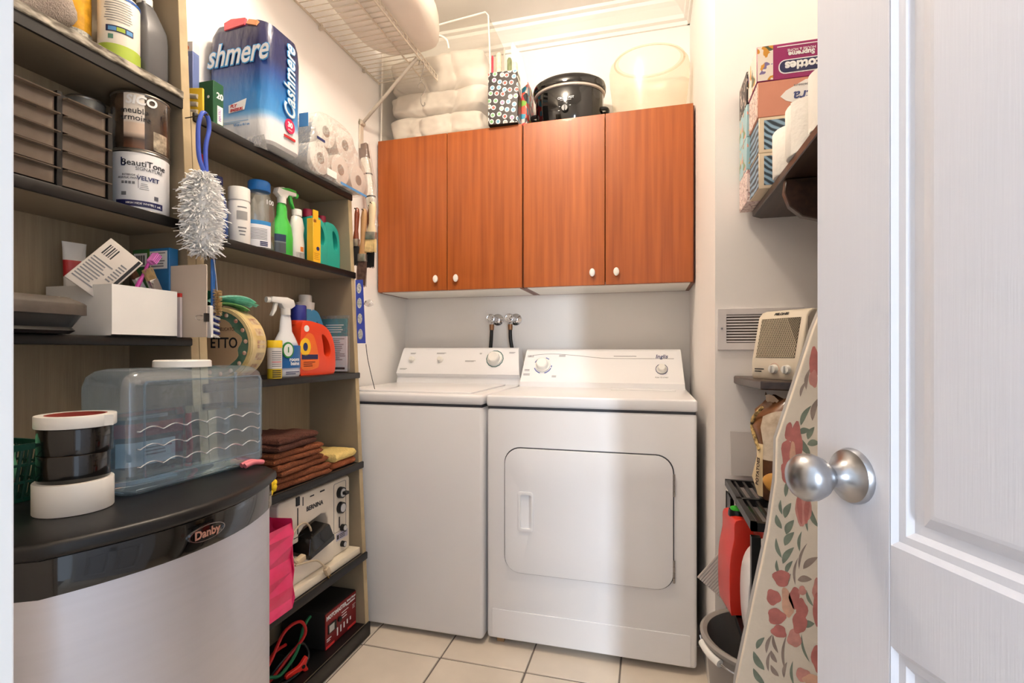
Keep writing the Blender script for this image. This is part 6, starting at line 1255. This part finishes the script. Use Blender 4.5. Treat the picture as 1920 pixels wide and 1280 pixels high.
obj('dark_disc', B().lathe([(0.001, 0.12), (0.109, 0.12)], 36, cap=False), mat('dark_disc', (40, 26, 20), 0.1), t)  # flat dark disc that darkens the inside of the pail
hpts = [(-0.146 * math.cos(R(a)), -0.146 * math.sin(R(a)) * 0.98, 0.372 - 0.016 * math.sin(R(a)) - 0.004) for a in range(0, 181, 10)]
obj('wire_handle', B().tube(hpts, 0.0024, 8), chrome, t); obj('grip', B().tube(hpts[1:5], 0.0095, 12), plastic_w, t)
t = thing('red_bottle', 'red bottle with a black cap standing inside the bucket', 'bottle', (0.292, 1.300, 0.1215))
lathe_part('body', [(0.024, 0), (0.026, 0.004), (0.026, 0.15), (0.018, 0.17)], mat('bottle_red', (196, 36, 30), 0.3), t); lathe_part('cap', [(0.019, 0.168), (0.019, 0.195), (0.016, 0.198)], black_p, t)

# ironing board with its floral cover
t = thing('ironing_board', 'upright ironing board in a cream cover printed with pink flowers', 'ironing board', (0.0, 1.06, 0.0))
left = [(0.140, 0.03), (0.150, 0.25), (0.166, 0.44), (0.196, 0.60), (0.223, 0.74), (0.236, 0.84), (0.238, 0.92), (0.262, 1.0), (0.300, 1.13), (0.345, 1.25), (0.40, 1.31)]
right = [(0.46, 1.30), (0.51, 1.22), (0.555, 1.05), (0.575, 0.80), (0.585, 0.40), (0.585, 0.03)]
obj('board', B().prism(left + right, 'y', 0.004, 0.030, r=0.004, seg=2), mat('board_steel_mesh', (170, 168, 166), 0.5), t)
obj('cover', B().prism(left + right, 'y', -0.004, 0.010, r=0.004, seg=2), mat('cover_cream', (238, 228, 212), 0.85, var=0.02, scale=40, bump=0.15, bscale=200), t)
def inside(x, z):
    lx = 0.14
    for (xa, za), (xb, zb) in zip(left, left[1:]):
        if za <= z <= zb: lx = xa + (xb - xa) * (z - za) / (zb - za)
    return x > lx + 0.007
def petal(b, c, rx, rz, ang, y, seed):
    rnd = random.Random(seed); p1, p2 = rnd.uniform(0, 6), rnd.uniform(0, 6); ca, sa = math.cos(R(ang)), math.sin(R(ang)); o = []
    for k in range(20):
        a = 2 * math.pi * k / 20; f = 1 + 0.10 * math.sin(3 * a + p1) + 0.06 * math.sin(5 * a + p2); x, z = rx * f * math.cos(a), rz * f * math.sin(a); X, Z = c[0] + x * ca - z * sa, c[1] + x * sa + z * ca
        o.append((X, Z))
    if all(inside(*q) for q in o): b._add([(X, y, Z) for X, Z in o], [tuple(range(20))])
def leaf(b, c, L, wd, ang, y):
    ca, sa = math.cos(R(ang)), math.sin(R(ang)); o = []
    for s_ in (1, -1):
        for k in range(8):
            f = k / 8 if s_ == 1 else 1 - k / 8; x = (f - 0.5) * L; z = s_ * wd * math.sin(math.pi * f) ** 0.8 * (1 - 0.3 * f) + 0.08 * L * math.sin(math.pi * f); o.append((c[0] + x * ca - z * sa, c[1] + x * sa + z * ca))
    if all(inside(*q) for q in o): b._add([(X, y, Z) for X, Z in o], [tuple(range(16))])
rose, blush, peach, lg1, lg2 = B(), B(), B(), B(), B(); sd = 1
# flowers and leaves of the print: place on the cover (x, z), half sizes, angle, colour
PET = [(0.2452, 0.6567, 0.0147, 0.016, 0, 0), (0.2313, 0.6184, 0.0125, 0.0149, 0, 0), (0.2365, 0.5824, 0.0154, 0.0156, 0, 0), (0.2409, 0.5544, 0.0132, 0.0121, 0, 0), (0.268, 0.6215, 0.0092, 0.0213, 0, 0), (0.2793, 0.601, 0.0103, 0.0213, 0, 0), (0.2759, 0.5753, 0.0125, 0.0195, 0, 0), (0.2807, 0.6373, 0.0066, 0.0089, 0, 1), (0.2674, 0.5457, 0.0118, 0.0177, 0, 1), (0.2552, 0.6104, 0.0096, 0.0284, 8, 2), (0.3073, 0.6422, 0.0096, 0.0213, 0, 1), (0.3087, 0.605, 0.011, 0.0301, 0, 0), (0.1971, 0.5512, 0.0081, 0.0248, 5, 2), (0.1853, 0.5107, 0.0125, 0.0248, 0, 0), (0.1903, 0.4825, 0.0096, 0.0213, 0, 1), (0.1779, 0.4545, 0.011, 0.0177, 0, 0), (0.2821, 0.4787, 0.0125, 0.0128, 0, 1), (0.2962, 0.4717, 0.0147, 0.0106, 0, 2), (0.3073, 0.5142, 0.011, 0.0266, 0, 0), (0.2821, 0.7901, 0.014, 0.0291, 0, 1), (0.2765, 0.7912, 0.0044, 0.027, 4, 0), (0.2883, 0.789, 0.0044, 0.0248, -4, 0), (0.2191, 0.7368, 0.0037, 0.0121, 0, 1), (0.3017, 1.0667, 0.0096, 0.0284, 0, 0), (0.2995, 1.0369, 0.0074, 0.016, 0, 1), (0.2708, 0.9759, 0.0125, 0.0262, 0, 1), (0.2672, 0.978, 0.0051, 0.0234, 6, 0), (0.2586, 0.935, 0.0074, 0.0177, 0, 0), (0.2708, 0.9166, 0.0103, 0.0372, 0, 0), (0.2549, 0.8936, 0.0096, 0.0284, 0, 0), (0.2532, 0.8587, 0.0088, 0.0199, 0, 0), (0.2646, 0.8958, 0.0051, 0.0213, 0, 2)]
for x, z, rx, rz, an, kd in PET:
    sd += 1; petal((rose, blush, peach)[kd], (x, z), rx, rz, an, -0.0046 - 0.00006 * (sd % 5), sd)
LEAF = [(0.2566, 0.7864, 0.0319, 0.0067, 70, 0), (0.2409, 0.7637, 0.0284, 0.0056, 110, 0), (0.2452, 0.7918, 0.0284, 0.0033, 95, 0), (0.26, 0.755, 0.0319, 0.0074, 65, 0), (0.2589, 0.7327, 0.0319, 0.0074, 60, 0), (0.2572, 0.7009, 0.039, 0.0067, 60, 0), (0.2409, 0.7135, 0.039, 0.0041, 105, 0), (0.2308, 0.7252, 0.0426, 0.0044, 70, 0), (0.2232, 0.7292, 0.039, 0.0037, 95, 0), (0.2226, 0.6748, 0.0248, 0.0056, 150, 0), (0.2586, 0.6789, 0.0284, 0.0048, 65, 0), (0.2394, 0.6767, 0.0284, 0.0033, 100, 0), (0.2162, 0.6373, 0.0355, 0.0033, 65, 0), (0.2089, 0.5272, 0.0284, 0.0056, 60, 0), (0.206, 0.4931, 0.039, 0.0074, 120, 0), (0.206, 0.4626, 0.0355, 0.0067, 125, 0), (0.2911, 0.5743, 0.022, 0.0082, 20, 0), (0.3009, 0.7775, 0.039, 0.0052, 110, 0), (0.2911, 0.772, 0.0461, 0.0026, 88, 0), (0.2934, 0.6248, 0.0319, 0.0033, 112, 0), (0.2782, 0.7299, 0.039, 0.0033, 85, 0), (0.2657, 0.4791, 0.0461, 0.003, 92, 0), (0.2572, 0.8323, 0.0355, 0.0044, 80, 0), (0.2581, 0.6551, 0.0248, 0.0037, 75, 0), (0.2864, 0.5297, 0.0532, 0.0026, 105, 0), (0.2948, 0.6908, 0.0355, 0.0067, 45, 1), (0.285, 0.6583, 0.0248, 0.0074, 10, 1), (0.2821, 0.702, 0.0532, 0.0026, 75, 1), (0.2714, 0.6725, 0.0532, 0.0026, 85, 1), (0.2241, 0.528, 0.039, 0.0037, 75, 1), (0.2351, 0.5297, 0.0355, 0.0037, 105, 1), (0.2322, 0.5053, 0.0248, 0.0048, 115, 1), (0.2244, 0.4945, 0.039, 0.0033, 85, 1), (0.2336, 0.4784, 0.0248, 0.0052, 125, 1), (0.2466, 0.8252, 0.0355, 0.0033, 105, 1), (0.238, 0.8119, 0.0426, 0.0033, 85, 1), (0.2532, 0.515, 0.0709, 0.003, 88, 1), (0.2523, 0.4831, 0.0319, 0.0037, 80, 1), (0.2911, 1.0776, 0.0248, 0.0033, 30, 0), (0.2869, 1.0587, 0.039, 0.0044, 70, 0), (0.2872, 0.9676, 0.0426, 0.0052, 65, 0), (0.2841, 0.9377, 0.0213, 0.0067, 20, 0), (0.2956, 0.935, 0.0266, 0.0059, 65, 0), (0.2995, 0.9155, 0.0213, 0.0074, 10, 0), (0.2872, 0.908, 0.0319, 0.0067, 115, 0), (0.2572, 0.8304, 0.039, 0.0044, 75, 0), (0.3037, 0.9807, 0.0461, 0.0056, 75, 1), (0.2911, 1.0368, 0.0426, 0.0037, 80, 1), (0.2827, 1.0178, 0.0319, 0.003, 70, 1), (0.2429, 0.8548, 0.0319, 0.0033, 75, 1), (0.2386, 0.8195, 0.039, 0.0033, 80, 1)]
for i, (x, z, L, wd, an, kd) in enumerate(LEAF): leaf((lg1, lg2)[kd], (x, z), L, wd, an, -0.0044 - 0.00005 * (i % 4))
cov = bpy.data.objects['cover']
for nm_, b_, c_ in (('rose_print', rose, (206, 130, 124)), ('blush_print', blush, (222, 160, 150)), ('peach_print_spots', peach, (232, 186, 160)), ('green_leaf_print', lg1, (140, 152, 136)), ('brown_leaf_print', lg2, (168, 152, 142))):
    o_ = obj(nm_, b_, mat('print_' + nm_, c_, 0.85, var=0.12, scale=45), cov, False); o_['kind'] = 'stuff'

# ------------------------------------------------------------------ ceiling lamp (above the frame) - the room's warm light
t = thing('ceiling_lamp', 'round warm ceiling lamp above the middle of the room', 'lamp', (-0.50, 1.20, ZC))
obj('base', B().lathe([(0.001, -0.001), (0.075, -0.001), (0.075, -0.018), (0.06, -0.025)], 32), white_trim, t)
obj('globe', B().blob((0, 0, -0.095), 0.085, 0.085, 0.080, 28), mat('lamp_glow', (255, 238, 218), 0.5, var=0.005, emit=66.0), t)
